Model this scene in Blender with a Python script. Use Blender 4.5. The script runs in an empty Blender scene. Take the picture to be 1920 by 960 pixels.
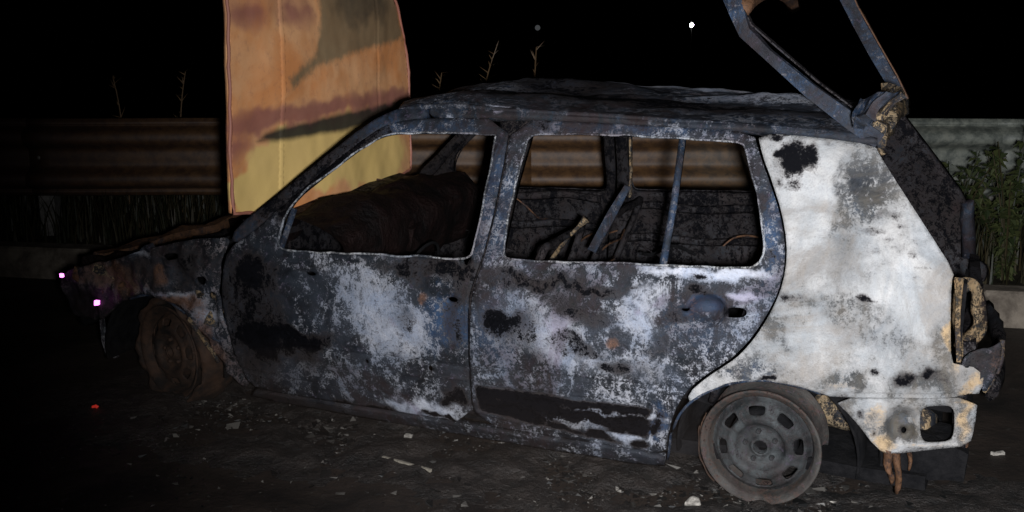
import bpy, bmesh, math, random
import numpy as np
from mathutils import Vector, Matrix, noise
from mathutils.geometry import delaunay_2d_cdt

R = math.radians
random.seed(7)
scene = bpy.context.scene
COL = scene.collection

# ---------------------------------------------------------------- camera
cam_data = bpy.data.cameras.new("camera")
cam = bpy.data.objects.new("camera", cam_data)
COL.objects.link(cam)
cam.location = (0, 0, 1.67)
cam.rotation_euler = (math.pi / 2 - 0.232, 0, 0)
cam_data.sensor_width = 36
cam_data.lens = 36 * 2093 / 1920
cam_data.clip_start = 0.05
cam_data.clip_end = 2000
scene.camera = cam

# ---------------------------------------------------------------- night sky, moon-dim sun
world = bpy.data.worlds.new("World")
scene.world = world
world.use_nodes = True
wn = world.node_tree
bg = wn.nodes["Background"]
sky = wn.nodes.new("ShaderNodeTexSky")
sky.sky_type = 'NISHITA'
sky.sun_disc = False
sky.sun_elevation = R(-9)
sky.sun_rotation = R(200)
wn.links.new(sky.outputs[0], bg.inputs[0])
bg.inputs[1].default_value = 0.02

# ---------------------------------------------------------------- the torch that lights the wreck at night
torch_data = bpy.data.lights.new("torch", 'SPOT')
torch_data.energy = 1500
torch_data.color = (0.93, 0.96, 1.0)
torch_data.spot_size = R(97)
torch_data.spot_blend = 1.0
torch_data.shadow_soft_size = 0.05
torch = bpy.data.objects.new("torch", torch_data)
COL.objects.link(torch)
torch.location = (0.10, 0.0, 1.61)
TORCH_AIM = Vector((1.48, 3.7, 0.95))
torch.rotation_euler = (TORCH_AIM - torch.location).to_track_quat('-Z', 'Y').to_euler()

vs = scene.view_settings
vs.view_transform = 'Standard'
vs.look = 'None'
vs.exposure = 0
vs.gamma = 1

# ================================================================ helpers
def link_obj(name, me, parent=None, mat=None):
    o = bpy.data.objects.new(name, me)
    COL.objects.link(o)
    if parent is not None:
        o.parent = parent
    if mat is not None and me is not None:
        me.materials.append(mat)
    return o

def tag(o, label=None, cat=None, group=None, kind=None):
    if label: o["label"] = label
    if cat: o["category"] = cat
    if group: o["group"] = group
    if kind: o["kind"] = kind
    return o

def empty(name, loc=(0, 0, 0), rz=0):
    o = bpy.data.objects.new(name, None)
    COL.objects.link(o)
    o.location = loc
    o.rotation_euler = (0, 0, rz)
    o.empty_display_size = 0.1
    return o

def smooth(me, on=True):
    for p in me.polygons:
        p.use_smooth = on

def mesh_from(verts, faces, name="mesh"):
    me = bpy.data.meshes.new(name)
    me.from_pydata([tuple(map(float, v)) for v in verts], [], faces)
    me.update()
    return me

def catmull(pts, n=6, closed=False):
    P = [Vector(p) for p in pts]
    out = []
    m = len(P)
    segs = m if closed else m - 1
    for i in range(segs):
        if closed:
            a, b, c, d = P[(i-1) % m], P[i], P[(i+1) % m], P[(i+2) % m]
        else:
            a, b, c, d = P[max(i-1, 0)], P[i], P[i+1], P[min(i+2, m-1)]
        for k in range(n):
            t = k / n
            out.append(0.5*((2*b)+(c-a)*t+(2*a-5*b+4*c-d)*t*t+(3*b-3*c+d-a)*t**3))
    if not closed:
        out.append(P[-1].copy())
    return out

def tube_mesh(path, rad, sides=8, closed=False, squash=None, wob=0.0, seed=0):
    """sweep a round (or squashed, boxy) section along a path"""
    P = [Vector(p) for p in path]
    n = len(P)
    verts, faces = [], []
    up = Vector((0, 0, 1))
    for i, p in enumerate(P):
        if closed:
            t = (P[(i+1) % n] - P[i-1])
        else:
            t = P[min(i+1, n-1)] - P[max(i-1, 0)]
        t.normalize()
        ref = up if abs(t.z) < 0.95 else Vector((1, 0, 0))
        s = t.cross(ref).normalized()
        u = s.cross(t).normalized()
        r = rad[i] if isinstance(rad, (list, tuple)) else rad
        rs, ru = (r, r) if squash is None else (r*squash[0], r*squash[1])
        for k in range(sides):
            a = 2*math.pi*(k+0.5)/sides
            q = p + s*rs*math.cos(a) + u*ru*math.sin(a)
            if wob:
                q = q + noise.noise_vector(q*14+Vector((seed, 0, 0)))*wob
            verts.append(q)
    for i in range(n if closed else n-1):
        for k in range(sides):
            a = i*sides+k; b = i*sides+(k+1) % sides
            c = ((i+1) % n)*sides+(k+1) % sides; d = ((i+1) % n)*sides+k
            faces.append((a, b, c, d))
    if not closed:
        faces.append(tuple(range(sides))[::-1])
        faces.append(tuple(range((n-1)*sides, n*sides)))
    me = mesh_from(verts, faces)
    if sides > 5: smooth(me)
    return me

def lathe_mesh(profile, n=48, axis='y', arc=(0, 2*math.pi)):
    full = abs(arc[1]-arc[0]-2*math.pi) < 1e-6
    m = n if full else n+1
    verts, faces = [], []
    for i in range(m):
        a = arc[0]+(arc[1]-arc[0])*i/n
        for r, h in profile:
            verts.append((r*math.cos(a), h, r*math.sin(a)) if axis == 'y' else (r*math.cos(a), r*math.sin(a), h))
    k = len(profile)
    for i in range(n):
        j = (i+1) % m
        for q in range(k-1):
            faces.append((i*k+q, i*k+q+1, j*k+q+1, j*k+q))
    me = mesh_from(verts, faces)
    smooth(me)
    return me

def lump_mesh(size, seed, amp=0.03, cuts=5, freq=7.0):
    """box with dented, melted faces"""
    bm = bmesh.new()
    bmesh.ops.create_cube(bm, size=1.0)
    bmesh.ops.subdivide_edges(bm, edges=bm.edges[:], cuts=cuts, use_grid_fill=True)
    for v in bm.verts:
        v.co = Vector((v.co.x*size[0], v.co.y*size[1], v.co.z*size[2]))
        v.co += noise.noise_vector(v.co*freq+Vector((seed*3.1, seed, 0)))*amp
    me = bpy.data.meshes.new("lump")
    bm.to_mesh(me); bm.free()
    return me

def box_mesh(x0, x1, y0, y1, z0, z1, bevel=0.0):
    bm = bmesh.new()
    bmesh.ops.create_cube(bm, size=1.0)
    for v in bm.verts:
        v.co = Vector(((x0+x1)/2+v.co.x*(x1-x0), (y0+y1)/2+v.co.y*(y1-y0), (z0+z1)/2+v.co.z*(z1-z0)))
    if bevel:
        bmesh.ops.bevel(bm, geom=bm.edges[:], offset=bevel, segments=1, affect='EDGES')
    me = bpy.data.meshes.new("box")
    bm.to_mesh(me); bm.free()
    return me

# ---- 2-D sheets: an outline with holes, filled with a fine net and pushed onto a surface
def chaikin(pts, it=1):
    P = np.array(pts, float)
    for _ in range(it):
        Q = np.roll(P, -1, axis=0)
        P = np.stack([0.75*P+0.25*Q, 0.25*P+0.75*Q], 1).reshape(-1, 2)
    return P

def resample(P, step, closed=True):
    out = []
    n = len(P)
    for i in range(n if closed else n-1):
        a, b = P[i], P[(i+1) % n]
        L = float(np.hypot(*(b-a)))
        k = max(1, int(round(L/step)))
        for j in range(k):
            out.append(a+(b-a)*j/k)
    if not closed: out.append(P[-1])
    return np.array(out)

def inside(pts, poly):
    x, y = pts[:, 0], pts[:, 1]
    r = np.zeros(len(pts), bool)
    n = len(poly)
    for i in range(n):
        x1, y1 = poly[i]; x2, y2 = poly[(i+1) % n]
        if y1 == y2: continue
        c = ((y1 > y) != (y2 > y)) & (x < (x2-x1)*(y-y1)/(y2-y1)+x1)
        r ^= c
    return r

def segdist(pts, poly, closed):
    d = np.full(len(pts), 1e9)
    n = len(poly)
    for i in range(n if closed else n-1):
        a = np.array(poly[i]); b = np.array(poly[(i+1) % n]); ab = b-a
        L = float(ab@ab)
        if L < 1e-14: continue
        t = np.clip(((pts-a)@ab)/L, 0, 1)
        q = a+t[:, None]*ab
        d = np.minimum(d, np.hypot(*(pts-q).T))
    return d

def sheet_mesh(outline, holes, step, surf, grooves=(), flip=False, smoothing=1, hole_smooth=2):
    """surf(pts Nx2, groove depth N) -> Nx3"""
    O = chaikin(outline, smoothing) if smoothing else np.array(outline, float)
    Hs = [chaikin(h, hole_smooth) if hole_smooth else np.array(h, float) for h in holes]
    verts, edges = [], []
    def loop(P):
        s = len(verts)
        verts.extend(map(tuple, P))
        k = len(P)
        edges.extend([(s+i, s+(i+1) % k) for i in range(k)])
    loop(resample(O, step))
    for h in Hs: loop(resample(h, step))
    lo, hi = O.min(0), O.max(0)
    gx = np.arange(lo[0], hi[0], step); gy = np.arange(lo[1], hi[1], step*0.866)
    X, Y = np.meshgrid(gx, gy)
    X = X+(np.arange(len(gy)) % 2)[:, None]*step*0.5
    G = np.stack([X.ravel(), Y.ravel()], 1)
    G = G[inside(G, O) & (segdist(G, O, True) > step*0.45)]
    for h in Hs:
        G = G[~inside(G, h) & (segdist(G, h, True) > step*0.45)]
    gl = []
    for path, w, dep in grooves:
        P = resample(np.array(path, float), step, closed=False)
        G = G[segdist(G, P, False) > w*1.2]
        T = np.gradient(P, axis=0); T /= np.hypot(*T.T)[:, None]+1e-12
        N = np.stack([-T[:, 1], T[:, 0]], 1)
        for off in (-1, 0, 1):
            Q = P+N*w*off
            Q = Q[inside(Q, O)]
            for h in Hs: Q = Q[~inside(Q, h)]
            gl.append(Q)
    allp = [np.array(verts), G]+gl
    P = np.concatenate([a for a in allp if len(a)])
    res = delaunay_2d_cdt([Vector(p) for p in P], edges, [], 0, 1e-7)
    V = np.array([tuple(v) for v in res[0]]); Fc = np.array(res[2])
    C = V[Fc].mean(1)
    keep = inside(C, O)
    for h in Hs: keep &= ~inside(C, h)
    P3 = V[Fc]
    e1, e2 = P3[:, 1]-P3[:, 0], P3[:, 2]-P3[:, 0]
    keep &= np.abs(e1[:, 0]*e2[:, 1]-e1[:, 1]*e2[:, 0]) > step*step*0.01
    Fc = Fc[keep]
    dep = np.zeros(len(V))
    for path, w, dd in grooves:
        d = segdist(V, path, False)
        dep += dd*np.clip(1-d/w, 0, 1)
    X3 = surf(V, dep)
    if flip: Fc = Fc[:, ::-1]
    used = np.unique(Fc)
    remap = -np.ones(len(V), int); remap[used] = np.arange(len(used))
    me = bpy.data.meshes.new("sheet")
    me.from_pydata(X3[used].tolist(), [], remap[Fc].tolist())
    me.update()
    smooth(me)
    return me, V[used]

def set_stain(me, cols):
    at = me.attributes.new("stain", 'FLOAT_COLOR', 'POINT')
    at.data.foreach_set("color", np.ascontiguousarray(cols, dtype=np.float32).ravel())

def nz(pts, f, seed=0.0):
    return np.array([noise.noise(Vector((p[0]*f+seed, p[1]*f, seed*1.7))) for p in pts])

CH = dict(ash=0, soot=1, rust=2, blue=3)
def stains(pts, base, blobs, polys=(), seed=0.0, soot_gain=1.0, edge=0.016):
    """ash, soot, rust and heat-blue per point, from a base and ragged patches"""
    n = len(pts)
    c = np.zeros((n, 4)); c[:] = base
    w = np.stack([nz(pts, 9, seed+3), nz(pts, 9, seed+8)], 1)*0.050 + np.stack([nz(pts, 26, seed+1), nz(pts, 26, seed+5)], 1)*0.024
    for ch, lst in blobs.items():
        for (x, z, rx, rz, a) in lst:
            q = pts+w*min(1.0, 1.1*math.sqrt(max(rx, 1e-3)*max(rz, 1e-3))/0.05)
            d = np.hypot((q[:, 0]-x)/max(rx, 1e-3), (q[:, 1]-z)/max(rz, 1e-3))
            t = np.clip((1.55-d)/1.15, 0, 1)
            c[:, CH[ch]] += a*(soot_gain if ch == 'soot' and a > 0 else 1)*t*t*(3-2*t)
    for ch, poly, a in polys:
        q = pts+w*0.14
        sd = segdist(q, poly, True)*np.where(inside(q, np.array(poly)), 1, -1)
        c[:, CH[ch]] += a*np.clip(0.5+sd/(0.09 if ch in ('rust', 'blue') else edge), 0, 1)
    return c

# ================================================================ materials
def mat_new(name):
    m = bpy.data.materials.new(name)
    m.use_nodes = True
    nt = m.node_tree
    return m, nt, nt.nodes["Principled BSDF"]

class NB:
    def __init__(s, nt): s.nt = nt
    def n(s, t, **kw):
        o = s.nt.nodes.new(t)
        for k, v in kw.items(): setattr(o, k, v)
        return o
    def l(s, a, b): s.nt.links.new(a, b)
    def noise(s, vec, scale, detail=6, rough=0.6, dist=0.0):
        o = s.n("ShaderNodeTexNoise")
        o.inputs["Scale"].default_value = scale
        o.inputs["Detail"].default_value = detail
        o.inputs["Roughness"].default_value = rough
        o.inputs["Distortion"].default_value = dist
        s.l(vec, o.inputs["Vector"])
        return o.outputs["Fac"]
    def math(s, op, a, b=None, c=None):
        o = s.n("ShaderNodeMath", operation=op)
        for i, v in enumerate((a, b, c)):
            if v is None: continue
            if isinstance(v, (int, float)): o.inputs[i].default_value = v
            else: s.l(v, o.inputs[i])
        return o.outputs[0]
    def step(s, v, lo, hi):
        o = s.n("ShaderNodeMapRange", interpolation_type='SMOOTHSTEP')
        s.l(v, o.inputs[0])
        o.inputs[1].default_value = lo; o.inputs[2].default_value = hi
        return o.outputs[0]
    def mix(s, f, a, b):
        o = s.n("ShaderNodeMix", data_type='RGBA')
        if isinstance(f, (int, float)): o.inputs[0].default_value = f
        else: s.l(f, o.inputs[0])
        for i, v in ((6, a), (7, b)):
            if isinstance(v, tuple): o.inputs[i].default_value = (*v, 1)
            else: s.l(v, o.inputs[i])
        return o.outputs[2]
    def bump(s, h, strength, dist, normal=None):
        o = s.n("ShaderNodeBump")
        o.inputs["Strength"].default_value = strength
        o.inputs["Distance"].default_value = dist
        s.l(h, o.inputs["Height"])
        if normal is not None: s.l(normal, o.inputs["Normal"])
        return o.outputs[0]

def burnt_metal(name, ash_col=(0.42, 0.42, 0.455), steel_a=(0.004, 0.005, 0.007), steel_b=(0.022, 0.026, 0.034),
                blue=(0.028, 0.060, 0.125), soot=(0.0035, 0.0035, 0.0045), rust=(0.10, 0.050, 0.030), base=(0, 0, 0, 0), use_attr=True, tint=(0.50, 0.58, 0.70), tint2=(0.62, 0.52, 0.66), film_a=(0.024, 0.013, 0.012), film_b=(0.006, 0.011, 0.010), film_keep=0.72, film_lo=0.40, grain=1.0):
    """sheet steel after a fire: bare blued metal, white ash of the filler, soot and rust"""
    m, nt, bs = mat_new(name)
    b = NB(nt)
    co = b.n("ShaderNodeTexCoord").outputs["Object"]
    n1 = b.noise(co, 5.0, 9, 0.66, 0.8)
    n2 = b.noise(co, 42.0, 9, 0.74, 0.4)
    n3 = b.noise(co, 170.0, 5, 0.7)
    n5 = b.noise(co, 2.1, 12, 0.70, 1.2)
    mp = b.n("ShaderNodeMapping"); mp.inputs["Scale"].default_value = (1.0, 1.0, 0.55); mp.inputs["Location"].default_value = (4, 2, 9)
    b.l(co, mp.inputs[0])
    n4 = b.noise(mp.outputs[0], 8.5, 11, 0.76, 1.1)
    if use_attr:
        at = b.n("ShaderNodeAttribute", attribute_name="stain")
        sp = b.n("ShaderNodeSeparateColor"); b.l(at.outputs["Color"], sp.inputs[0])
        A, S, U, B = sp.outputs[0], sp.outputs[1], sp.outputs[2], at.outputs["Alpha"]
    else:
        vals = []
        for v in base:
            q = b.n("ShaderNodeValue"); q.outputs[0].default_value = v; vals.append(q.outputs[0])
        A, S, U, B = vals
    col = b.mix(b.step(n1, 0.35, 0.68), steel_a, steel_b)
    bl = b.step(b.math('ADD', B, b.math('MULTIPLY', b.math('SUBTRACT', n4, 0.5), 2.0)), 0.3, 0.9)
    col = b.mix(b.math('MULTIPLY', bl, 0.7), col, blue)
    fl = b.step(n2, 0.55, 0.66)
    col = b.mix(b.math('MULTIPLY', fl, 0.5), col, (0.092, 0.070, 0.115))
    spread = b.math('ADD', b.math('MULTIPLY', b.math('SUBTRACT', n4, 0.5), 1.8),
                    b.math('MULTIPLY', b.math('SUBTRACT', n2, 0.5), 1.6))
    spread = b.math('ADD', spread, b.math('MULTIPLY', b.math('SUBTRACT', n3, 0.5), 1.1))
    spread = b.math('MULTIPLY', spread, grain)
    soft = b.step(b.math('ADD', A, b.math('MULTIPLY', spread, 0.55)), 0.32, 0.95)
    crack = b.step(b.math('ADD', A, b.math('MULTIPLY', spread, 1.15)), 0.46, 0.66)
    k = b.math('SUBTRACT', 0.70, b.math('MULTIPLY', b.step(A, 0.45, 0.72), 0.52))
    am = b.math('ADD', b.math('MULTIPLY', soft, b.math('SUBTRACT', 1.0, k)), b.math('MULTIPLY', crack, k))
    ashc = b.mix(b.step(n1, 0.32, 0.70), ash_col, tuple(c*f for c, f in zip(ash_col, tint)))
    ashc = b.mix(b.math('MULTIPLY', b.step(n5, 0.50, 0.62), 0.6), ashc, tuple(c*f for c, f in zip(ash_col, tint2)))
    ashc = b.mix(b.math('MULTIPLY', b.step(n3, 0.45, 0.75), 0.55), ashc, (0.17, 0.155, 0.16))
    col = b.mix(am, col, ashc)
    # smoke film of uneven thickness, brownish to greenish
    film = b.math('MULTIPLY', b.step(n5, film_lo, 0.66), b.math('SUBTRACT', 1.0, b.math('MULTIPLY', b.step(A, 0.45, 0.80), film_keep)))
    fc = b.mix(b.step(n4, 0.35, 0.65), film_a, film_b)
    col = b.mix(b.math('MULTIPLY', film, 0.72), col, fc)
    rm = b.step(b.math('ADD', U, b.math('MULTIPLY', spread, 0.8)), 0.32, 0.95)
    rc = b.mix(b.step(n2, 0.35, 0.65), rust, tuple(min(1, c*1.8) for c in rust))
    col = b.mix(b.math('MULTIPLY', rm, 0.85), col, rc)
    # scorch: a brown margin round the black
    sv = b.math('ADD', S, b.math('MULTIPLY', spread, 0.95))
    col = b.mix(b.math('MULTIPLY', b.step(sv, 0.12, 0.56), 0.72), col, (0.026, 0.020, 0.019))
    sm = b.step(sv, 0.42, 0.66)
    col = b.mix(sm, col, soot)
    b.l(col, bs.inputs["Base Color"])
    rg = b.n("ShaderNodeMapRange"); b.l(n2, rg.inputs[0])
    rg.inputs[1].default_value = 0.3; rg.inputs[2].default_value = 0.7
    rg.inputs[3].default_value = 0.38; rg.inputs[4].default_value = 0.8
    b.l(rg.outputs[0], bs.inputs["Roughness"])
    b.l(b.math('MULTIPLY', b.math('SUBTRACT', 1.0, b.math('MULTIPLY', sm, 0.85)), 0.13), bs.inputs["Specular IOR Level"])
    bs.inputs["Metallic"].default_value = 0.08
    h = b.math('ADD', b.math('MULTIPLY', n2, 0.6), b.math('ADD', b.math('MULTIPLY', n3, 0.35), b.math('SUBTRACT', b.math('MULTIPLY', am, 0.5), b.math('MULTIPLY', sm, 0.4))))
    b.l(b.bump(h, 0.9, 0.006), bs.inputs["Normal"])
    return m

def plain(name, c0, c1, scale=20, rough=0.8, bump=0.4, dist=0.004, spec=0.3, metal=0.0, detail=8, speck=None):
    m, nt, bs = mat_new(name)
    b = NB(nt)
    co = b.n("ShaderNodeTexCoord").outputs["Object"]
    n1 = b.noise(co, scale, detail, 0.65, 0.3)
    n2 = b.noise(co, scale*5, 5, 0.7)
    col = b.mix(b.step(n1, 0.3, 0.7), c0, c1)
    if speck:
        col = b.mix(b.step(n2, 0.62, 0.7), col, speck)
    b.l(col, bs.inputs["Base Color"])
    bs.inputs["Roughness"].default_value = rough
    bs.inputs["Specular IOR Level"].default_value = spec
    bs.inputs["Metallic"].default_value = metal
    b.l(b.bump(b.math('ADD', n1, b.math('MULTIPLY', n2, 0.5)), bump, dist), bs.inputs["Normal"])
    return m

M = {}
M['body'] = burnt_metal("burnt_body_metal")
M['quarter'] = burnt_metal("ash_white_quarter_metal", film_a=(0.12, 0.10, 0.075), film_b=(0.075, 0.082, 0.084), film_keep=0.15, film_lo=0.38, grain=0.62, tint=(0.60, 0.65, 0.70), tint2=(0.80, 0.74, 0.72), ash_col=(0.40, 0.385, 0.375), rust=(0.22, 0.15, 0.08))
M['inner'] = burnt_metal("sooty_inner_metal", steel_b=(0.018, 0.022, 0.028), blue=(0.010, 0.016, 0.026), base=(-0.1, 0.50, 0.05, 0.35), use_attr=False)
M['frame'] = burnt_metal("scaled_frame_metal", base=(0.34, 0.14, 0.05, 0.5), use_attr=False)
M['rim'] = burnt_metal("burnt_wheel_steel", ash_col=(0.33, 0.35, 0.36), steel_a=(0.010, 0.011, 0.012), steel_b=(0.055, 0.06, 0.062), blue=(0.028, 0.042, 0.048), base=(0.24, 0.22, 0.22, 0.3), use_attr=False)
M['rusty'] = burnt_metal("rusty_metal", base=(0.1, 0.15, 0.7, 0.0), use_attr=False, rust=(0.095, 0.045, 0.02))
M['edge'] = burnt_metal("bare_edge_metal", ash_col=(0.55, 0.53, 0.52), base=(0.56, 0.0, 0.15, 0.3), use_attr=False)
M['tan'] = burnt_metal("heat_tanned_metal", ash_col=(0.44, 0.37, 0.26), rust=(0.22, 0.13, 0.055), tint=(0.7, 0.65, 0.55), tint2=(0.8, 0.7, 0.6), base=(0.48, 0.06, 0.45, 0.0), use_attr=False)
M['soot'] = plain("soot", (0.002, 0.002, 0.0025), (0.008, 0.0075, 0.008), 18, 0.9, 0.8, 0.012, 0.08)
M['char'] = plain("charred_plastic", (0.0015, 0.001, 0.001), (0.008, 0.003, 0.0024), 8, 0.6, 1.0, 0.03, 0.12)
M['wire'] = plain("burnt_tyre_wire", (0.004, 0.003, 0.0025), (0.040, 0.019, 0.010), 14, 0.8, 0.8, 0.006)
# asphalt with soot and damp film
M['asphalt'] = plain("asphalt", (0.004, 0.003, 0.0025), (0.024, 0.0165, 0.0125), 2.6, 0.6, 1.0, 0.02, 0.35, speck=(0.03, 0.027, 0.024))
M['soil'] = plain("verge_soil", (0.010, 0.008, 0.005), (0.035, 0.028, 0.017), 4, 0.95, 0.9, 0.03, 0.1)
M['concrete'] = plain("kerb_concrete", (0.06, 0.048, 0.038), (0.18, 0.15, 0.12), 9, 0.9, 0.5, 0.006, 0.2)
M['post'] = plain("galvanised_post", (0.06, 0.055, 0.05), (0.14, 0.13, 0.12), 14, 0.6, 0.3, 0.003, 0.4)

def foliage(name, c0, c1, power=1.0):
    m, nt, bs = mat_new(name)
    b = NB(nt)
    gi = b.n("ShaderNodeNewGeometry").outputs["Random Per Island"]
    col = b.mix(b.math('POWER', gi, power), c0, c1)
    b.l(col, bs.inputs["Base Color"])
    bs.inputs["Roughness"].default_value = 0.55
    bs.inputs["Specular IOR Level"].default_value = 0.3
    return m
M['leaf'] = foliage("weed_leaf", (0.010, 0.017, 0.005), (0.040, 0.045, 0.014))
M['grass'] = foliage("verge_grass", (0.007, 0.010, 0.003), (0.030, 0.022, 0.010))
M['straw'] = foliage("dry_straw", (0.06, 0.035, 0.018), (0.13, 0.08, 0.04))
M['bits'] = foliage("fire_debris", (0.003, 0.003, 0.003), (0.13, 0.118, 0.105), 6.0)

def emit(name, col, strength):
    m, nt, bs = mat_new(name)
    bs.inputs["Base Color"].default_value = (0.02, 0.01, 0.01, 1)
    bs.inputs["Emission Color"].default_value = (*col, 1)
    bs.inputs["Emission Strength"].default_value = strength
    return m

# ================================================================ ground, verge, background land
def kerb_y(x): return 6.50-0.1875*(x+2.84)

xs = [-40, -20, -10, -6, -4, -2, 0, 2, 3.5, 6, 10, 20, 40]
V, Fq = [], []
ysamp = 12
for x in xs:
    for j in range(ysamp+1):
        V.append((x, -30+(kerb_y(x)+0.05+30)*j/ysamp, 0))
for i in range(len(xs)-1):
    for j in range(ysamp):
        a = i*(ysamp+1)+j
        Fq.append((a, a+ysamp+1, a+ysamp+2, a+1))
road = link_obj("road", mesh_from(V, Fq), None, M['asphalt'])
tag(road, "dark sooty asphalt roadside under the burnt car", kind="structure")

def verge_z(d):
    k = [(-3, -0.25), (0.06, -0.25), (0.10, 0.15), (0.8, 0.19), (1.8, 0.24), (3.0, 0.10), (8, -2.0), (30, -9), (120, -14), (900, -14)]
    for (a, za), (b, zb) in zip(k, k[1:]):
        if d <= b: return za+(zb-za)*(max(d, a)-a)/(b-a)
    return -14
xs = [-900, -300, -100, -40, -15]+[-8+0.4*i for i in range(41)]+[15, 40, 100, 300, 900]
ds = [-3, 0.06, 0.10]+[0.3+0.25*i for i in range(16)]+[5, 7, 9, 12, 18, 30, 60, 120, 300, 900]
V, Fq = [], []
for x in xs:
    for d in ds:
        xx = min(max(x, -40), 40)
        z = verge_z(d)
        if 0.1 < d < 60: z += 0.05*noise.noise(Vector((x*1.3, d*1.3, 3)))
        V.append((x, kerb_y(xx)+d, z))
for i in range(len(xs)-1):
    for j in range(len(ds)-1):
        a = i*len(ds)+j
        Fq.append((a, a+len(ds), a+len(ds)+1, a+1))
me = mesh_from(V, Fq); smooth(me)
tag(link_obj("terrain", me, None, M['soil']), "dark earth verge falling away behind the guardrail", kind="structure")

kerb = empty("kerb")
tag(kerb, "low concrete kerb stones along the verge behind the car", kind="structure")
ang = math.atan(-0.1875)
km = box_mesh(-0.485, 0.485, -0.02, 0.13, -0.1, 0.20, 0.012)
km.materials.append(M['concrete'])
for i in range(-5, 7):
    k = bpy.data.objects.new("kerb_stone", km)
    COL.objects.link(k); k.parent = kerb
    x = i*0.98*math.cos(ang)
    k.location = (x, kerb_y(x), random.uniform(-0.012, 0.008))
    k.rotation_euler = (random.uniform(-.01, .01), random.uniform(-.008, .008), ang)

# ================================================================ guardrail
rail_mat, nt, bs = mat_new("weathered_guardrail")
b = NB(nt)
co = b.n("ShaderNodeTexCoord").outputs["Object"]
n1 = b.noise(co, 1.1, 6, 0.6); n2 = b.noise(co, 16, 8, 0.7)
sx = b.n("ShaderNodeSeparateXYZ"); b.l(co, sx.inputs[0])
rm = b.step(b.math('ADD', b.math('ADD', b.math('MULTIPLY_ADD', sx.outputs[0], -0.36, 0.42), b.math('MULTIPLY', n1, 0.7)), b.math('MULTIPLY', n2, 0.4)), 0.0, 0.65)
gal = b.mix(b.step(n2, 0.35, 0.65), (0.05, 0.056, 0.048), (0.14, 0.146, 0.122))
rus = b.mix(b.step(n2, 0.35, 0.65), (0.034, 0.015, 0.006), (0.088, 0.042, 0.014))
dk = b.step(b.math('ADD', sx.outputs[0], b.math('MULTIPLY', n1, 1.2)), -3.2, -0.3)  # left end darkened in the colour, standing in for torch falloff
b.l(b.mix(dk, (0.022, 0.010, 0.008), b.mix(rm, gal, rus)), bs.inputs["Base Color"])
bs.inputs["Roughness"].default_value = 0.6
b.l(b.bump(n2, 0.3, 0.003), bs.inputs["Normal"])
rail = empty("guardrail", (0, 6.9, 0))
tag(rail, "weathered rusty corrugated steel guardrail on posts behind the burnt car", "guardrail")
prof = [(0.00, 0.86), (-0.012, 0.89), (0.0, 0.905)]
prof = catmull([(0.02, 0.91, 0), (-0.005, 0.885, 0), (0.0, 0.865, 0), (-0.075, 0.83, 0), (-0.08, 0.775, 0), (-0.005, 0.725, 0), (0.0, 0.67, 0), (-0.005, 0.61, 0), (-0.08, 0.565, 0), (-0.075, 0.51, 0), (0.0, 0.475, 0), (-0.005, 0.455, 0), (0.02, 0.43, 0)], 4)
for s in range(-3, 3):
    x0, x1 = s*3.0, s*3.0+3.12
    V, Fq = [], []
    nx = 24
    for i in range(nx+1):
        x = x0+(x1-x0)*i/nx
        for p in prof:
            V.append((x, p.x-0.004*(s % 2)+0.012*noise.noise(Vector((x*1.5, p.y*2, 5))), p.y+0.012*noise.noise(Vector((x*0.8, 0, 2)))))
    k = len(prof)
    for i in range(nx):
        for q in range(k-1):
            Fq.append((i*k+q, (i+1)*k+q, (i+1)*k+q+1, i*k+q+1))
    me = mesh_from(V, Fq); smooth(me)
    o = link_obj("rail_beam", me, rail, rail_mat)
    md = o.modifiers.new("t", 'SOLIDIFY'); md.thickness = 0.004
pm = box_mesh(-0.05, 0.05, 0.03, 0.15, -0.2, 0.84, 0.008); pm.materials.append(M['post'])
bolt = lathe_mesh([(0.0, -0.012), (0.014, -0.008), (0.016, 0.0)], 8); bolt.materials.append(M['post'])
for s in range(-4, 5):
    o = bpy.data.objects.new("rail_post", pm); COL.objects.link(o); o.parent = rail
    o.location = (s*1.5+0.06, 0, 0)
    bo = bpy.data.objects.new("bolt", bolt); COL.objects.link(bo); bo.parent = o
    bo.location = (0, -0.002, 0.67)

# ================================================================ the burnt car
CAR = empty("burnt_car", (1.108, 4.126, 0), -0.403)
tag(CAR, "burnt-out estate car with open bonnet and raised tailgate frame at the roadside", "car")

ZS = [(-.2, -.60), (.05, -.70), (.12, -.745), (.22, -.772), (.38, -.790), (.55, -.800), (.68, -.792), (.78, -.762), (.90, -.712), (1.05, -.645), (1.18, -.585), (1.26, -.535), (1.4, -.42)]
def ys(z):
    n = len(ZS)
    if z <= ZS[0][0]: return ZS[0][1]
    if z >= ZS[-1][0]: return ZS[-1][1]
    for i in range(n-1):
        if ZS[i][0] <= z <= ZS[i+1][0]:
            a, b = ZS[i], ZS[i+1]; t = (z-a[0])/(b[0]-a[0])
            p = ZS[max(i-1, 0)]; q = ZS[min(i+2, n-1)]
            ma = (b[1]-p[1])/(b[0]-p[0])*(b[0]-a[0]); mb = (q[1]-a[1])/(q[0]-a[0])*(b[0]-a[0])
            t2, t3 = t*t, t**3
            return (2*t3-3*t2+1)*a[1]+(t3-2*t2+t)*ma+(-2*t3+3*t2)*b[1]+(t3-t2)*mb
def Ysurf(x, z):
    y = ys(z)
    if x < -2.2: y += .13*((-2.2-x)/1.0)**2
    if x > .15: y += .10*((x-.15)/.6)**2.2
    return y

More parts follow.
